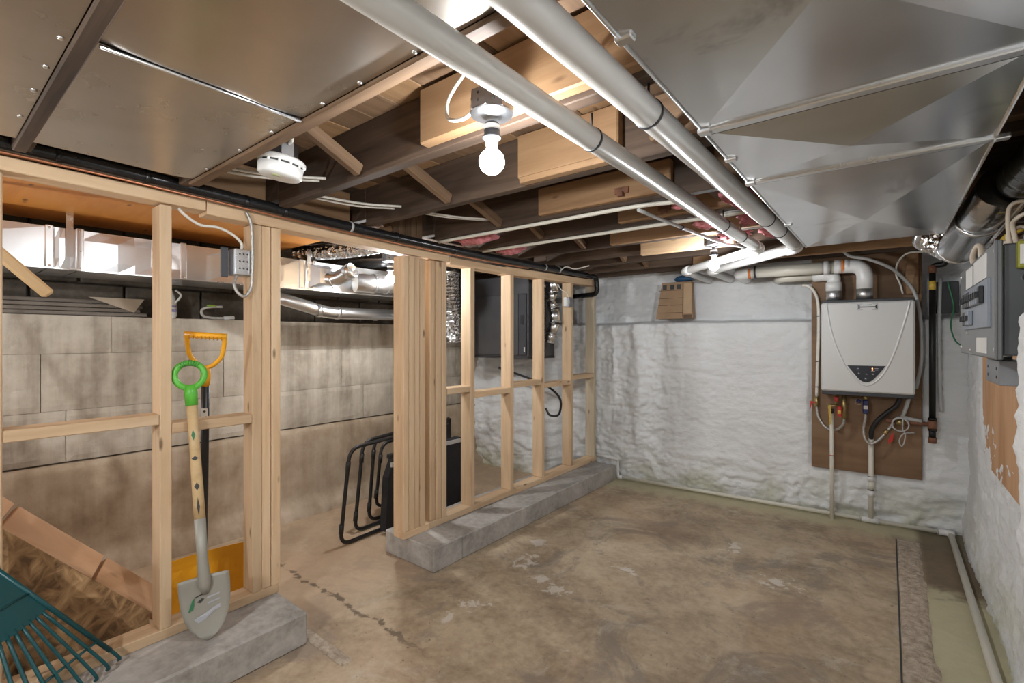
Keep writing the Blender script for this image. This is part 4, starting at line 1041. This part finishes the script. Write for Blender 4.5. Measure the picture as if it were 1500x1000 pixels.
# ---- teal leaf rake
rk = thing('leaf_rake', (-1.9, .28, .131), 'teal plastic leaf rake with fanned tines leaning by the curb', 'rake')
H = V((-2.090, .125, .610)); E0 = V((-2.050, .458, .146)); E1 = V((-1.66, .02, .146))
mid = (E0 + E1) / 2; pn = (E0 - H).cross(E1 - H).normalized()
if pn.x < 0: pn = -pn
NT = 13; K = .46
for k in range(NT):
    t_ = k / (NT - 1); tip = E0.lerp(E1, t_)
    arc = math.sin(math.pi * t_) * .03
    st_ = H.lerp(tip, K)
    dr = (tip - H).normalized()
    pts = [st_, st_.lerp(tip, .5) + pn * .004, tip - dr * .05 + pn * .004, tip - dr * .012 - pn * .0, tip + dr * .004 - pn * .018 + V((0, 0, .012))]
    MB().tube(curve(pts, 3), [.0060] * 13 if False else .0052, 6).build('tine', 'teal_plastic', rk)
    if k < NT - 1:
        t2 = (k + 1) / (NT - 1)
        MB().tube([H.lerp(tip, .80) + pn * .004, H.lerp(E0.lerp(E1, t2), .80) + pn * .004], .0042, 6).build('cross_bar', 'teal_plastic', rk)
plate = [H + (E0 - H) * .04, H + (E0 - H) * K] + [H.lerp(E0.lerp(E1, t_), K + .03 * math.sin(math.pi * t_)) for t_ in (.25, .5, .75)] + [H + (E1 - H) * K, H + (E1 - H) * .04]
MB().prism([tuple(p - pn * .002) for p in plate], pn * .006).build('head_plate', 'teal_plastic', rk)
MB().tube([H + (E0 - H) * .04 + pn * .003, E0.lerp(H, .10) + pn * .003], .0075, 8).build('side_rim', 'teal_plastic', rk)
MB().tube([H.lerp(E0, K * .72) + pn * .005, H.lerp(E1, K * .72) + pn * .005], .004, 6).build('stiffener', 'teal_plastic', rk)
hd = (H - mid).normalized()
MB().tube([H - hd * .03, H + hd * .08], .016, 12).build('socket', 'teal_plastic', rk)
MB().tube([H + hd * .06, H + hd * 1.05], .012, 12).build('handle', 'ash_handle', rk)

# ---- steel junction box and cables on the stud
jb = thing('junction_box', (-2.12, .86, 1.55), 'galvanised junction box with armoured cable loop on the triple stud', 'junction box')
bx('box', 'steel_box', (-2.165, .835, 1.502), (-2.105, .902, 1.612), jb, .004)
bx('cover', 'galv_bright', (-2.104, .836, 1.505), (-2.098, .898, 1.610), jb, .002)
bx('side_plate', 'dark_grey_metal', (-2.17, .806, 1.496), (-2.16, .834, 1.620), jb, .002)
for z in (1.53, 1.56, 1.59):
    for y in (.853, .868, .883): MB().lathe((-2.098, y, z), (1, 0, 0), [(0, .004), (.0015, .003), (.0015, 0)], 8).build('knockout', 'slot_dark', jb)
tube('feed_cable', 'cable_white', [(-2.13, .645, 1.738), (-2.13, .67, 1.715), (-2.13, .72, 1.688), (-2.13, .78, 1.690), (-2.13, .835, 1.672), (-2.13, .872, 1.64), (-2.13, .872, 1.61)], .0058, jb, 8)
tube('armoured_cable', 'braid', [(-2.088, .873, 1.765), (-2.086, .892, 1.72), (-2.086, .898, 1.62), (-2.086, .896, 1.50), (-2.088, .890, 1.445), (-2.09, .866, 1.415), (-2.095, .842, 1.432), (-2.11, .836, 1.47), (-2.12, .852, 1.505)], .0062, jb, 8, 8)

# ================================================================== FAR WALL
# ---- plywood backer and tankless water heater
pb = wbox('plywood_board', 'brown_ply', (-.435, .170), (.006, .026), (.325, 1.84), None, .002)
tag(pb, 'stained brown plywood board behind the water heater', 'plywood')
st_ = wbox('timber_post', 'tan_wood', (.085, .150), (.027, .065), (1.53, 1.80), None, .004)
tag(st_, 'short tan timber block above the water heater corner', 'timber')

wh_ = thing('water_heater', W(-.13, .15, .87), 'white tankless water heater with dark control panel on the plywood board', 'water heater')
wbox('body', 'heater_white', (-.371, .111), (.045, .279), (.895, 1.478), wh_, .010)
wbox('top_edge', 'dark_grey_metal', (-.369, .109), (.047, .272), (1.476, 1.494), wh_, .003)
wbox('bottom_edge', 'dark_grey_metal', (-.369, .109), (.047, .272), (.872, .897), wh_, .003)
rd = [(-.344, 1.474), (-.325, 1.335), (-.299, 1.222), (-.266, 1.124), (-.233, 1.045), (-.197, .993), (-.165, .960), (-.134, .944), (-.100, .955), (-.062, .993), (-.026, 1.058), (.008, 1.150), (.041, 1.270), (.070, 1.395), (.086, 1.474)]
MB().tube(curve([W(u, .279, z) for u, z in rd], 5), .0062, 8).build('curved_ridge', 'heater_light', wh_)
ctrl = [(-.230, 1.068), (-.190, 1.011), (-.162, .975), (-.134, .962), (-.104, .973), (-.073, 1.009), (-.033, 1.069)]
ct = MB().prism([W(u, .2795, z) for u, z in curve([(a, b_, 0) for a, b_ in ctrl], 4) for u, z in ((u, z),)] if False else [W(p.x, .2795, p.y) for p in curve([(a, b_, 0) for a, b_ in ctrl], 4)], NN * .003).build('control_panel', 'control_navy', wh_)
for (u, z, r_) in ((-.169, 1.020, .010), (-.130, 1.016, .011), (-.096, 1.016, .010), (-.134, .986, .010)):
    MB().lathe(W(u, .2825, z), NN, [(0, r_), (.0012, r_ * .95), (.0012, r_ * .75), (.0004, r_ * .7), (.0004, 0)], 16).build('button', 'dark_grey_metal', ct)
    MB().prism([W(u + a, .2840, z + b_) for a, b_ in ((-.005, -.003), (.005, -.003), (0, .004))], NN * .0006).build('button_icon', 'icon_grey', ct)
for (u, z, w_) in ((-.173, 1.050, .012), (-.173, 1.041, .016), (-.078, 1.052, .018), (-.078, 1.043, .018), (-.096, 1.034, .02)):
    wbox('printed_line', 'icon_grey', (u - w_ / 2, u + w_ / 2), (.2825, .2833), (z - .0015, z + .0015), ct)
for z in (1.052, 1.043): MB().lathe(W(-.099, .2825, z), NN, [(0, .0035), (.0015, .003), (.0015, 0)], 10).build('indicator', 'led_orange', ct)
bd = MB().prism([W(-.123 + .040 * math.cos(a_), .2795, 1.444 + .024 * math.sin(a_)) for a_ in [2 * math.pi * k / 28 for k in range(28)]], NN * .002).build('badge', 'heater_light', wh_)
wbox('badge_bar', 'ink', (-.168, -.078), (.2815, .2835), (1.440, 1.446), bd)
for u in (-.168, -.080): wbox('badge_end', 'ink', (u - .003, u + .004), (.2815, .2835), (1.432, 1.455), bd)
for k in range(4):
    a0, a1 = [((-.175, 1.462), (-.072, 1.462)), ((-.072, 1.462), (-.072, 1.425)), ((-.072, 1.425), (-.175, 1.425)), ((-.175, 1.425), (-.175, 1.462))][k]
    MB().tube([W(a0[0], .2797, a0[1]), W(a1[0], .2797, a1[1])], .0012, 6).build('badge_outline', 'icon_grey', bd)
for k in range(5): wbox('badge_script', 'ink_green', (-.145 + k * .009, -.139 + k * .009), (.2815, .2828), (1.453, 1.458), bd)

# ---- vents of the heater
def ring(p, d, r, h_, mat, parent, nm='collar'):
    d = V(d).normalized(); MB().lathe(V(p), d, [(-h_ / 2, r * .9), (-h_ / 2, r), (h_ / 2, r), (h_ / 2, r * .9)], 24).build(nm, mat, parent)
vt = thing('vent_pipe', W(-.135, .15, 1.494), 'long white plastic vent pipe elbowed off the water heater top into the wall', 'vent pipe')
MB().tube([W(-.135, .205, 1.494), W(-.135, .205, 1.565)], .045, 24).build('steel_collar', 'steel_satin', vt)
MB().tube(bend([W(-.135, .205, 1.56), W(-.135, .205, 1.715), W(-.30, .205, 1.722)], .10, 9), .045, 24).build('elbow', 'pvc_white', vt)
MB().tube([W(-.24, .205, 1.720), W(-.82, .205, 1.722)], .040, 24).build('pipe_run', 'pvc_cream', vt)
for u in (-.232, -.275, -.345): MB().tube([W(u - .016, .205, 1.721), W(u + .016, .205, 1.721)], .0455, 24).build('coupling', 'pvc_white', vt)
for u in (-.252, -.81): MB().tube([W(u - .009, .205, 1.721), W(u + .009, .205, 1.721)], .0460, 24).build('orange_label', 'label_orange', vt)
MB().tube(bend([W(-.79, .205, 1.722), W(-.88, .205, 1.722), W(-.88, -.10, 1.722)], .07, 8), .0455, 24).build('elbow', 'pvc_white', vt)
ring(W(-.775, .205, 1.722), UU, .0465, .012, 'dark_grey_metal', vt, 'clamp')
for u in (-.362, -.318): ring(W(u, .205, 1.721), UU, .0462, .004, 'dark_grey_metal', vt, 'clamp')
vt = thing('vent_pipe', W(-.30, .15, 1.494), 'short white plastic vent pipe rising from the water heater top corner', 'vent pipe')
MB().tube([W(-.302, .125, 1.494), W(-.302, .125, 1.575)], .044, 24).build('steel_collar', 'steel_satin', vt)
MB().tube([W(-.302, .125, 1.565), W(-.302, .125, 1.625)], .047, 24).build('coupling', 'pvc_white', vt)
MB().tube(bend([W(-.302, .125, 1.62), W(-.302, .125, 1.668), W(-.34, .085, 1.680), W(-.42, .072, 1.682)], .05, 6), .040, 24).build('elbow', 'pvc_white', vt)
MB().tube(bend([W(-.40, .072, 1.682), W(-.62, .072, 1.682), W(-.66, -.08, 1.686)], .05, 6), .030, 20).build('pipe_run', 'pvc_cream', vt)
for z in (1.520, 1.548): ring(W(-.302, .125, z), (0, 0, 1), .0455, .006, 'galv_bright', vt, 'clamp')

# ---- cables round the heater
cable('white_cable', 'cable_white', [W(-.49, .045, 1.622), W(-.455, .05, 1.618), W(-.418, .05, 1.575), W(-.395, .05, 1.49), W(-.392, .05, 1.30), W(-.398, .05, 1.05), W(-.403, .05, .83)], .010, 'white hose running down the left edge of the plywood board')
for z in (1.40, 1.08, .90): ring(W(-.394 - (.006 if z < 1.2 else 0), .05, z), (0, 0, 1), .0112, .006, 'black_plastic', pb, 'cable_clip')
cable('grey_cable', 'cable_grey', [W(-.27, .34, 1.84), W(-.22, .30, 1.775), W(-.12, .29, 1.745), W(.00, .22, 1.685), W(.09, .11, 1.60), W(.128, .085, 1.53), W(.148, .085, 1.44), W(.160, .085, 1.30), W(.160, .085, 1.10), W(.135, .085, .92)], .010, 'grey cable arching from the duct down past the right edge of the heater')
cable('white_cable', 'cable_white', [W(.16, .22, 1.776), W(.08, .21, 1.774), W(.040, .13, 1.73), W(.035, .085, 1.66), W(.055, .078, 1.60), W(.070, .078, 1.53)], .0055, 'thin white cable hooking down to the heater top corner')

# ---- water connections
vl = thing('water_valve', W(-.28, .1, .80), 'brass service valve with red handles and yellow lever under the heater', 'valve')
MB().tube([W(-.285, .13, .872), W(-.285, .13, .79)], .011, 12).build('nipple', 'brass', vl)
MB().tube([W(-.245, .13, .872), W(-.245, .13, .70)], .013, 12).build('brass_pipe', 'brass', vl)
wbox('red_cap', 'valve_red', (-.300, -.276), (.135, .160), (.815, .850), vl, .005)
wbox('red_cap', 'valve_red', (-.283, -.258), (.140, .170), (.715, .785), vl, .005)
wbox('paper_tag', 'valve_yellow', (-.280, -.262), (.171, .172), (.735, .758), vl)
MB().prism([W(-.335, .16, .785), W(-.318, .16, .79), W(-.318, .16, .66), W(-.326, .16, .655)], NN * .006).build('lever', 'valve_yellow', vl)
MB().tube([W(-.340, .15, .785), W(-.265, .15, .785)], .008, 10).build('lever_stem', 'brass', vl)
MB().tube(curve([W(-.245, .12, .71), W(-.25, .115, .66), W(-.29, .10, .615), W(-.345, .08, .62), W(-.392, .06, .69), W(-.403, .05, .77)], 6), .0085, 10).build('braided_hose', 'braid', vl)
MB().tube([W(-.403, .05, .760), W(-.403, .05, .832)], .013, 12).build('hose_coupling', 'brass', vl)
MB().prism([W(-.440, .06, .80), W(-.412, .06, .79), W(-.412, .06, .783), W(-.432, .06, .785), W(-.440, .06, .74), W(-.446, .06, .74)], NN * .004).build('red_lever', 'valve_red', vl)
vl = thing('water_valve', W(-.12, .1, .80), 'dark blue service valve with a yellow tag under the heater middle', 'valve')
MB().tube([W(-.128, .13, .872), W(-.128, .13, .83)], .012, 12).build('nipple', 'brass', vl)
wbox('valve_body', 'valve_blue', (-.143, -.112), (.115, .150), (.745, .835), vl, .005)
wbox('paper_tag', 'paper', (-.139, -.117), (.151, .152), (.775, .800), vl)
MB().lathe(W(-.165, .15, .828), NN, [(0, .012), (.014, .013), (.016, 0)], 14).build('knob', 'valve_blue', vl)
ring(W(-.165, .145, .820), NN, .020, .003, 'braid', vl, 'split_ring')
MB().tube(curve([W(-.128, .13, .745), W(-.130, .125, .70), W(-.138, .115, .64), (W(-.130, .115, .575)), W(-.10, .115, .545), W(-.055, .105, .575), W(-.01, .09, .64), W(.03, .075, .70), W(.05, .07, .735)], 6), .0085, 10).build('braided_hose', 'braid', vl)
MB().tube([W(-.030, .098, .612), W(-.008, .091, .645)], .012, 10).build('hose_coupling', 'brass', vl)
MB().prism([W(.012, .085, .62), W(.020, .085, .625), W(.018, .085, .575), W(-.004, .085, .55), W(-.006, .085, .575)], NN * .006).build('red_lever', 'valve_red', vl)
MB().tube([W(-.02, .085, .705), W(.03, .08, .700)], .016, 12).build('rusty_union', 'rust', vl)

# ---- white plastic drain lines on the wall and the floor
dr = thing('condensate_pipe', W(-.315, .1, 0), 'upright thin white plastic pipe standing on the floor under the red valve', 'pipe')
MB().tube([W(-.312, .115, .0), W(-.314, .115, .735)], .0125, 14).build('pipe_run', 'pvc_cream', dr)
MB().tube([W(-.314, .115, .728), W(-.314, .115, .758)], .0135, 14).build('pipe_cap', 'dark_grey_metal', dr)
ring(W(-.313, .115, .44), (0, 0, 1), .0132, .005, 'valve_red', dr, 'red_band')
dr = thing('condensate_pipe', W(-.09, .06, 0), 'upright white plastic pipe with a black hose in its mouth under the heater', 'pipe')
MB().tube([W(-.096, .07, .04), W(-.096, .07, .60)], .0155, 16).build('pipe_run', 'pvc_cream', dr)
for z in (.305, .205): MB().tube([W(-.096, .07, z - .02), W(-.096, .07, z + .02)], .0185, 16).build('coupling', 'pvc_white', dr)
MB().tube([W(-.096, .07, .225), W(-.096, .07, .29)], .0165, 16).build('check_valve', 'pvc_cream', dr)
for z in (.228, .320): ring(W(-.096, .07, z), (0, 0, 1), .0190, .004, 'dark_grey_metal', dr, 'clamp')
MB().tube(curve([W(-.096, .07, .56), W(-.092, .08, .63), W(-.06, .09, .70), W(-.01, .10, .76), W(.035, .11, .81), W(.055, .12, .872)], 6), .0145, 12).build('black_hose', 'black_tube', dr)
dl = thing('floor_drain_line', (-.8, 4.0, .02), 'white plastic drain pipe running along the foot of the walls', 'pipe')
cpt = (0.306, 4.075, .022)
MB().tube(bend([(-2.05, 3.845, .20), (-1.866, 3.870, .185), (-1.866, 3.878, .03), (-1.82, 3.885, .028)], .02, 5), .0115, 12).build('riser', 'pvc_white', dl)
MB().tube([(-1.85, 3.882, .027), (0.30, 4.037, .024)], .0135, 14).build('pipe_run', 'pvc_cream', dl)
MB().tube([(0.306, 4.050, .024), (0.300, -.5, .020)], .0155, 14).build('pipe_run', 'pvc_cream', dl)
for (a, b_) in (((-1.866, 3.881, .027), (-1.825, 3.884, .027)), ((.25, 4.033, .024), (.325, 4.039, .024)), ((.306, 4.065, .024), (.305, 3.995, .024)), ((-.142, 4.005, .024), (-.05, 4.012, .024))):
    MB().tube([a, b_], .0185, 14).build('fitting', 'pvc_white', dl)
MB().tube([(-.098, 4.008, .024), (-.0965, 4.006, .042)], .0185, 14).build('fitting', 'pvc_white', dl)
MB().tube([(-1.866, 3.872, .165), (-1.866, 3.872, .20)], .0145, 12).build('fitting', 'pvc_white', dl)
for (x, y) in ((-.15, 4.004), (-.045, 4.012), (.245, 4.033), (-1.82, 3.884)): ring((x, y, .024), (1, .075, 0), .0190, .004, 'cable_grey', dl, 'clamp')

# ---- gas pipe
gp_ = thing('gas_pipe', W(.212, .1, .62), 'black iron gas pipe with yellow tag and rusty tee beside the heater', 'gas pipe')
MB().tube([W(.212, .10, .70), W(.212, .10, 1.66)], .0165, 14).build('riser', 'black_iron', gp_)
MB().tube([W(.212, .10, 1.655), W(.212, .10, 1.70)], .020, 14).build('rusty_elbow', 'rust', gp_)
MB().tube(bend([W(.212, .10, 1.69), W(.225, .10, 1.70), W(.27, .12, 1.70), W(.27, .12, 1.86)], .02), .017, 12).build('branch', 'black_iron', gp_)
ring(W(.212, .10, 1.575), (0, 0, 1), .0172, .055, 'valve_yellow', gp_, 'yellow_tag')
MB().tube([W(.212, .10, .675), W(.212, .10, .725)], .0235, 14).build('tee', 'rust', gp_)
ring(W(.212, .10, .735), (0, 0, 1), .022, .014, 'black_iron', gp_); ring(W(.212, .10, .667), (0, 0, 1), .0225, .014, 'black_iron', gp_)
MB().tube([W(.212, .10, .675), W(.212, .10, .615)], .0175, 14).build('drip_leg', 'black_iron', gp_)
MB().tube([W(.212, .10, .62), W(.212, .10, .585)], .0205, 14).build('drip_cap', 'rust', gp_)
MB().tube([W(.20, .10, .702), W(.06, .10, .700)], .0130, 12).build('cross_pipe', 'rust', gp_)
MB().tube([W(.075, .10, .700), W(.035, .10, .699)], .0175, 12).build('union', 'brass', gp_)
MB().tube([W(.16, .10, .716), W(.10, .10, .726), W(.055, .10, .735)], .013, 12).build('flex_connector', 'cable_grey', gp_)
MB().tube(bend([W(.065, .10, .735), W(.085, .10, .80), W(.098, .11, .872)], .04), .011, 12).build('flex_riser', 'cable_grey', gp_)
co = []
for k in range(40):
    a_ = k / 39 * 4.4 * math.pi; co.append(W(.052 + .044 * math.cos(a_) * (1 - .1 * (k / 39)), .128 + .0006 * k, .690 + .046 * math.sin(a_) * (1 - .15 * (k / 39))))
co += [W(.062, .15, .66), W(.075, .15, .63), W(.068, .15, .575), W(.055, .15, .555), W(.045, .15, .59), W(.066, .15, .635), W(.12, .14, .645)]
cable('coiled_wire', 'cable_grey', co, .0035, 'coiled grey wire hanging on the gas cross pipe', per=3, seg=6)
gw = cable('grey_flex', 'cable_grey', [W(.255, .06, 1.62), W(.248, .06, 1.3), W(.252, .06, .95), W(.258, .06, .78)], .010, 'grey plastic conduit standing beside the black gas riser')
ju = thing('junction_box', W(.33, .02, 1.5), 'dark grey square steel box on the far wall behind the gas riser', 'junction box')
wbox('box', 'dark_grey_metal', (.235, .345), (-.02, .05), (1.40, 1.60), ju, .004)
cable('green_wire', 'ink_green', [W(.29, .060, 1.60), W(.315, .075, 1.44), W(.30, .085, 1.33), W(.305, .16, 1.24), W(.31, .35, 1.20), (.340, 3.2, 1.20), (.330, 2.62, 1.22)], .0042, 'thin dark green ground wire curving to the electrical panel')

# ---- cardboard box with a bag on the foundation step
cb = thing('cardboard_box', W(-1.42, -.06, 1.405), 'worn brown cardboard box on the step of the far wall', 'box')
a = [(-1.565, -.004), (-1.262, -.004), (-1.262, -.105), (-1.545, -.105)]; t2_ = [(-1.520, -.03), (-1.278, -.02), (-1.278, -.105), (-1.515, -.105)]
vs = [W(u, n_, 1.408) for u, n_ in a] + [W(u, n_, 1.715) for u, n_ in t2_]
MB().add(vs, [(0, 1, 5, 4), (1, 2, 6, 5), (2, 3, 7, 6), (3, 0, 4, 7), (4, 5, 6, 7), (3, 2, 1, 0)]).build('carton', 'cardboard', cb, W(-1.41, -.06, 1.55))
def onbox(u, z, off=.0012):
    k = (z - 1.408) / .307; ul = -1.565 + .045 * k; ur = -1.262 - .016 * k
    s_ = (u - ul) / (ur - ul); return W(u, (-.004 - .026 * k) * (1 - s_) + (-.004 - .016 * k) * s_ + off, z)
def quad(u0, u1, z0, z1, mat, nm):
    p = [onbox(u0, z0), onbox(u1, z0), onbox(u1, z1), onbox(u0, z1)]
    MB().prism(p, NN * .0012).build(nm, mat, cb)
for z in (1.455, 1.52, 1.578, 1.645): quad(-1.545, -1.345, z, z + .005, 'cardboard_dark', 'printed_line')
quad(-1.345, -1.341, 1.42, 1.70, 'cardboard_dark', 'printed_line')
quad(-1.335, -1.272, 1.45, 1.70, 'tape_tan', 'side_flap'); quad(-1.335, -1.268, 1.412, 1.44, 'cardboard_dark', 'dark_band')  # darker brown strip at the foot of the side flap
for u in (-1.512, -1.448, -1.395): quad(u, u + .034, 1.655, 1.695, 'ink', 'printed_mark')
tuft_bag = []
bgb = MB()
vs = []; fs = []; n, m_ = 14, 8
for j in range(m_ + 1):
    th_ = math.pi * j / m_
    for i in range(n):
        ph_ = 2 * math.pi * i / n; d = V((math.sin(th_) * math.cos(ph_), math.sin(th_) * math.sin(ph_), math.cos(th_)))
        k = 1 + .25 * fbm(d.x * 2, d.y * 2, d.z * 2 + 4, 3)
        vs.append(W(-1.35, -.075, 1.745) + V((d.x * .085 * k, d.y * .04 * k, d.z * .026 * k)))
for j in range(m_):
    for i in range(n): fs.append((j * n + i, (j + 1) * n + i, (j + 1) * n + (i + 1) % n, j * n + (i + 1) % n))
tag(bgb.add(vs, fs, True).build('plastic_bag', 'bag_blue'), 'crumpled blue plastic bag on top of the cardboard box', 'bag')

# ================================================================== RIGHT-HAND WALL
pr_ = board('plywood_board', 'peach_ply', (.401, 3.08, .60), (.401, 3.08, 1.20), 0.92, .014, None, flat=(1, 0, 0))
tag(pr_, 'pale plywood showing through torn foam under the electrical panel', 'plywood')
ep = thing('electrical_panel', (.31, 2.2, 1.19), 'grey electrical panel with breakers mounted sideways on the right-hand wall', 'electrical panel')
bx('cabinet', 'panel_side_grey', (.238, 1.80, 1.195), (.372, 2.58, 1.492), ep, .004)
bx('cover', 'panel_grey', (.226, 1.786, 1.184), (.238, 2.595, 1.502), ep, .003)
bx('cover_rim', 'panel_grey', (.2215, 1.786, 1.184), (.227, 1.80, 1.502), ep, .001)
bx('dead_front', 'breaker_grey', (.219, 1.88, 1.272), (.227, 2.42, 1.412), ep, .002)
bx('label_sheet', 'paper', (.2235, 2.235, 1.418), (.2255, 2.40, 1.486), ep); bx('label_sheet', 'paper', (.2235, 1.945, 1.418), (.2255, 2.20, 1.490), ep)
bx('label_sheet', 'paper', (.2235, 1.945, 1.197), (.2255, 2.14, 1.243), ep)
for k in range(9):
    y = 2.33 - k * .046
    br = bx('breaker', 'black_plastic' if k < 4 or k == 8 else 'breaker_grey', (.208, y - .019, 1.345), (.219, y + .019, 1.395), ep, .002)
    bx('toggle', 'black_plastic', (.200, y - .006, 1.362), (.208, y + .006, 1.380), br, .001)
for k in range(4):
    y = 2.33 - k * .046
    br = bx('breaker', 'black_plastic' if k < 2 else 'breaker_grey', (.208, y - .019, 1.285), (.219, y + .019, 1.332), ep, .002)
    bx('toggle', 'black_plastic', (.200, y - .006, 1.300), (.208, y + .006, 1.318), br, .001)
for (y, z) in ((1.815, 1.21), (1.815, 1.478), (2.56, 1.21), (2.56, 1.478), (2.38, 1.26), (2.30, 1.20)):
    MB().lathe((.226, y, z), (-1, 0, 0), [(0, .007), (.003, .006), (.004, 0)], 10).build('screw', 'galv_bright', ep)
for (x, z) in ((.29, 1.30), (.31, 1.35), (.285, 1.40), (.33, 1.28)):
    MB().lathe((x, 1.80, z), (0, -1, 0), [(0, .014), (.001, .014), (.001, .010), (.0003, .010), (.0003, 0)], 14).build('knockout', 'panel_side_grey', ep)
tr = thing('transformer', (.30, 1.78, 1.44), 'small doorbell transformer with yellow frame on the end of the panel', 'transformer')
bx('frame', 'transformer_yellow', (.262, 1.765, 1.422), (.34, 1.797, 1.492), tr, .003)
bx('coil', 'black_plastic', (.278, 1.752, 1.432), (.34, 1.766, 1.482), tr, .004)
bx('side_label', 'paper', (.265, 1.7625, 1.432), (.276, 1.7645, 1.482), tr)
for z in (1.447, 1.468): MB().lathe((.30, 1.752, z), (0, -1, 0), [(0, .006), (.004, .005), (.004, 0)], 10).build('terminal', 'galv_bright', tr)
bx('mount', 'panel_side_grey', (.275, 1.775, 1.492), (.34, 1.797, 1.510), tr, .003)
cbx = thing('conduit_box', (.32, 2.47, 1.07), 'small grey steel box hanging under the electrical panel', 'junction box')
bx('box', 'steel_box', (.30, 2.34, 1.078), (.365, 2.60, 1.165), cbx, .003)
for y in (2.38, 2.56):
    for z in (1.105, 1.135): MB().lathe((.30, y, z), (-1, 0, 0), [(0, .006), (.001, .006), (.001, 0)], 8).build('knockout', 'slot_dark', cbx)
MB().tube([(.335, 2.47, 1.165), (.335, 2.47, 1.19)], .018, 12).build('connector', 'galv_bright', cbx)
# bundle of house cables dropping into the panel
rc = random.Random(11)
for k in range(12):
    y = 1.84 + k * .055; x = .285 + .05 * rc.random()
    z1 = (1.585 if k < 5 else 1.548) + (.07 if k < 5 else .02) * rc.random(); lo = .05 * rc.random()
    pts = [(x, y, 1.492), (x - .01, y - .01, 1.54), (x - .006, y - .01 + .04 * rc.random(), z1 - .03), (x + .02, y + .02, z1 - .01), (x + .06, y + .05 * rc.random(), z1 - .02), (x + .10, y + .06, z1 + .02)]
    o = cable('house_cable', 'cable_beige', pts, .006, 'beige house cable dropping into the top of the electrical panel', 'cables into the panel', 7)
cable('house_cable', 'valve_yellow', [(.30, 2.20, 1.492), (.29, 2.20, 1.53), (.30, 2.20, 1.57), (.36, 2.22, 1.60)], .008, 'yellow cable among the beige cables above the panel')
cable('house_cable', 'cable_beige', [(.256, 2.45, 1.492), (.246, 2.44, 1.54), (.252, 2.40, 1.572), (.256, 2.34, 1.56), (.256, 2.32, 1.492)], .009, 'thick beige cable looped over the top corner of the panel')
pbk = bx('backing_board', 'tan_wood', (.42, 1.45, 1.48), (.44, 3.0, 1.655))
tag(pbk, 'tan timber backing board behind the cables above the panel', 'board')
# round branch duct and the film-wrapped duct beside the wide duct
rd_ = thing('round_duct', (.24, 2.7, 1.6), 'dark shiny round branch duct dropping beside the electrical panel', 'duct')
MB().tube([(.290, 2.14, 1.722), (.270, 2.38, 1.692), (.235, 2.78, 1.625)], .068, 24).build('pipe_run', 'aluminium_flex', rd_)
for t_ in (0.45, .98): ring(V((.290, 2.14, 1.722)).lerp(V((.235, 2.78, 1.625)), t_), (-.05, .73, -.14), .0715, .012, 'galv_bright', rd_, 'seam_ring')
MB().tube([(.336, 2.15, 1.668), (.285, 2.79, 1.572)], .007, 8).build('lock_seam', 'galv_bright', rd_)
fx = flex('flex_duct', 'crumpled foil sleeve at the end of the dark round branch duct', [(.15, 2.97, 1.72), (.19, 2.90, 1.68), (.225, 2.80, 1.635)], .062, amp=.007, per=5)
fm = thing('wrapped_duct', (.38, 1.8, 1.75), 'duct wrapped in dark plastic film above the cables', 'duct')
c_ = curve([(.35, 1.36, 1.727), (.345, 1.6, 1.727), (.335, 1.85, 1.727), (.325, 2.12, 1.727)], 12)
MB().tube(c_, [.062 + .005 * math.sin(i * 1.9) for i in range(len(c_))], 22).build('film_sleeve', 'film_dark', fm)
MB().box((.2905, 1.68, 1.6805), (.003, .07, .036), Matrix.Rotation(.75, 3, 'Y')).build('printed_label', 'paper', fm)
MB().box((.2890, 1.665, 1.6790), (.003, .034, .024), Matrix.Rotation(.75, 3, 'Y')).build('label_print', 'bag_purple', fm)
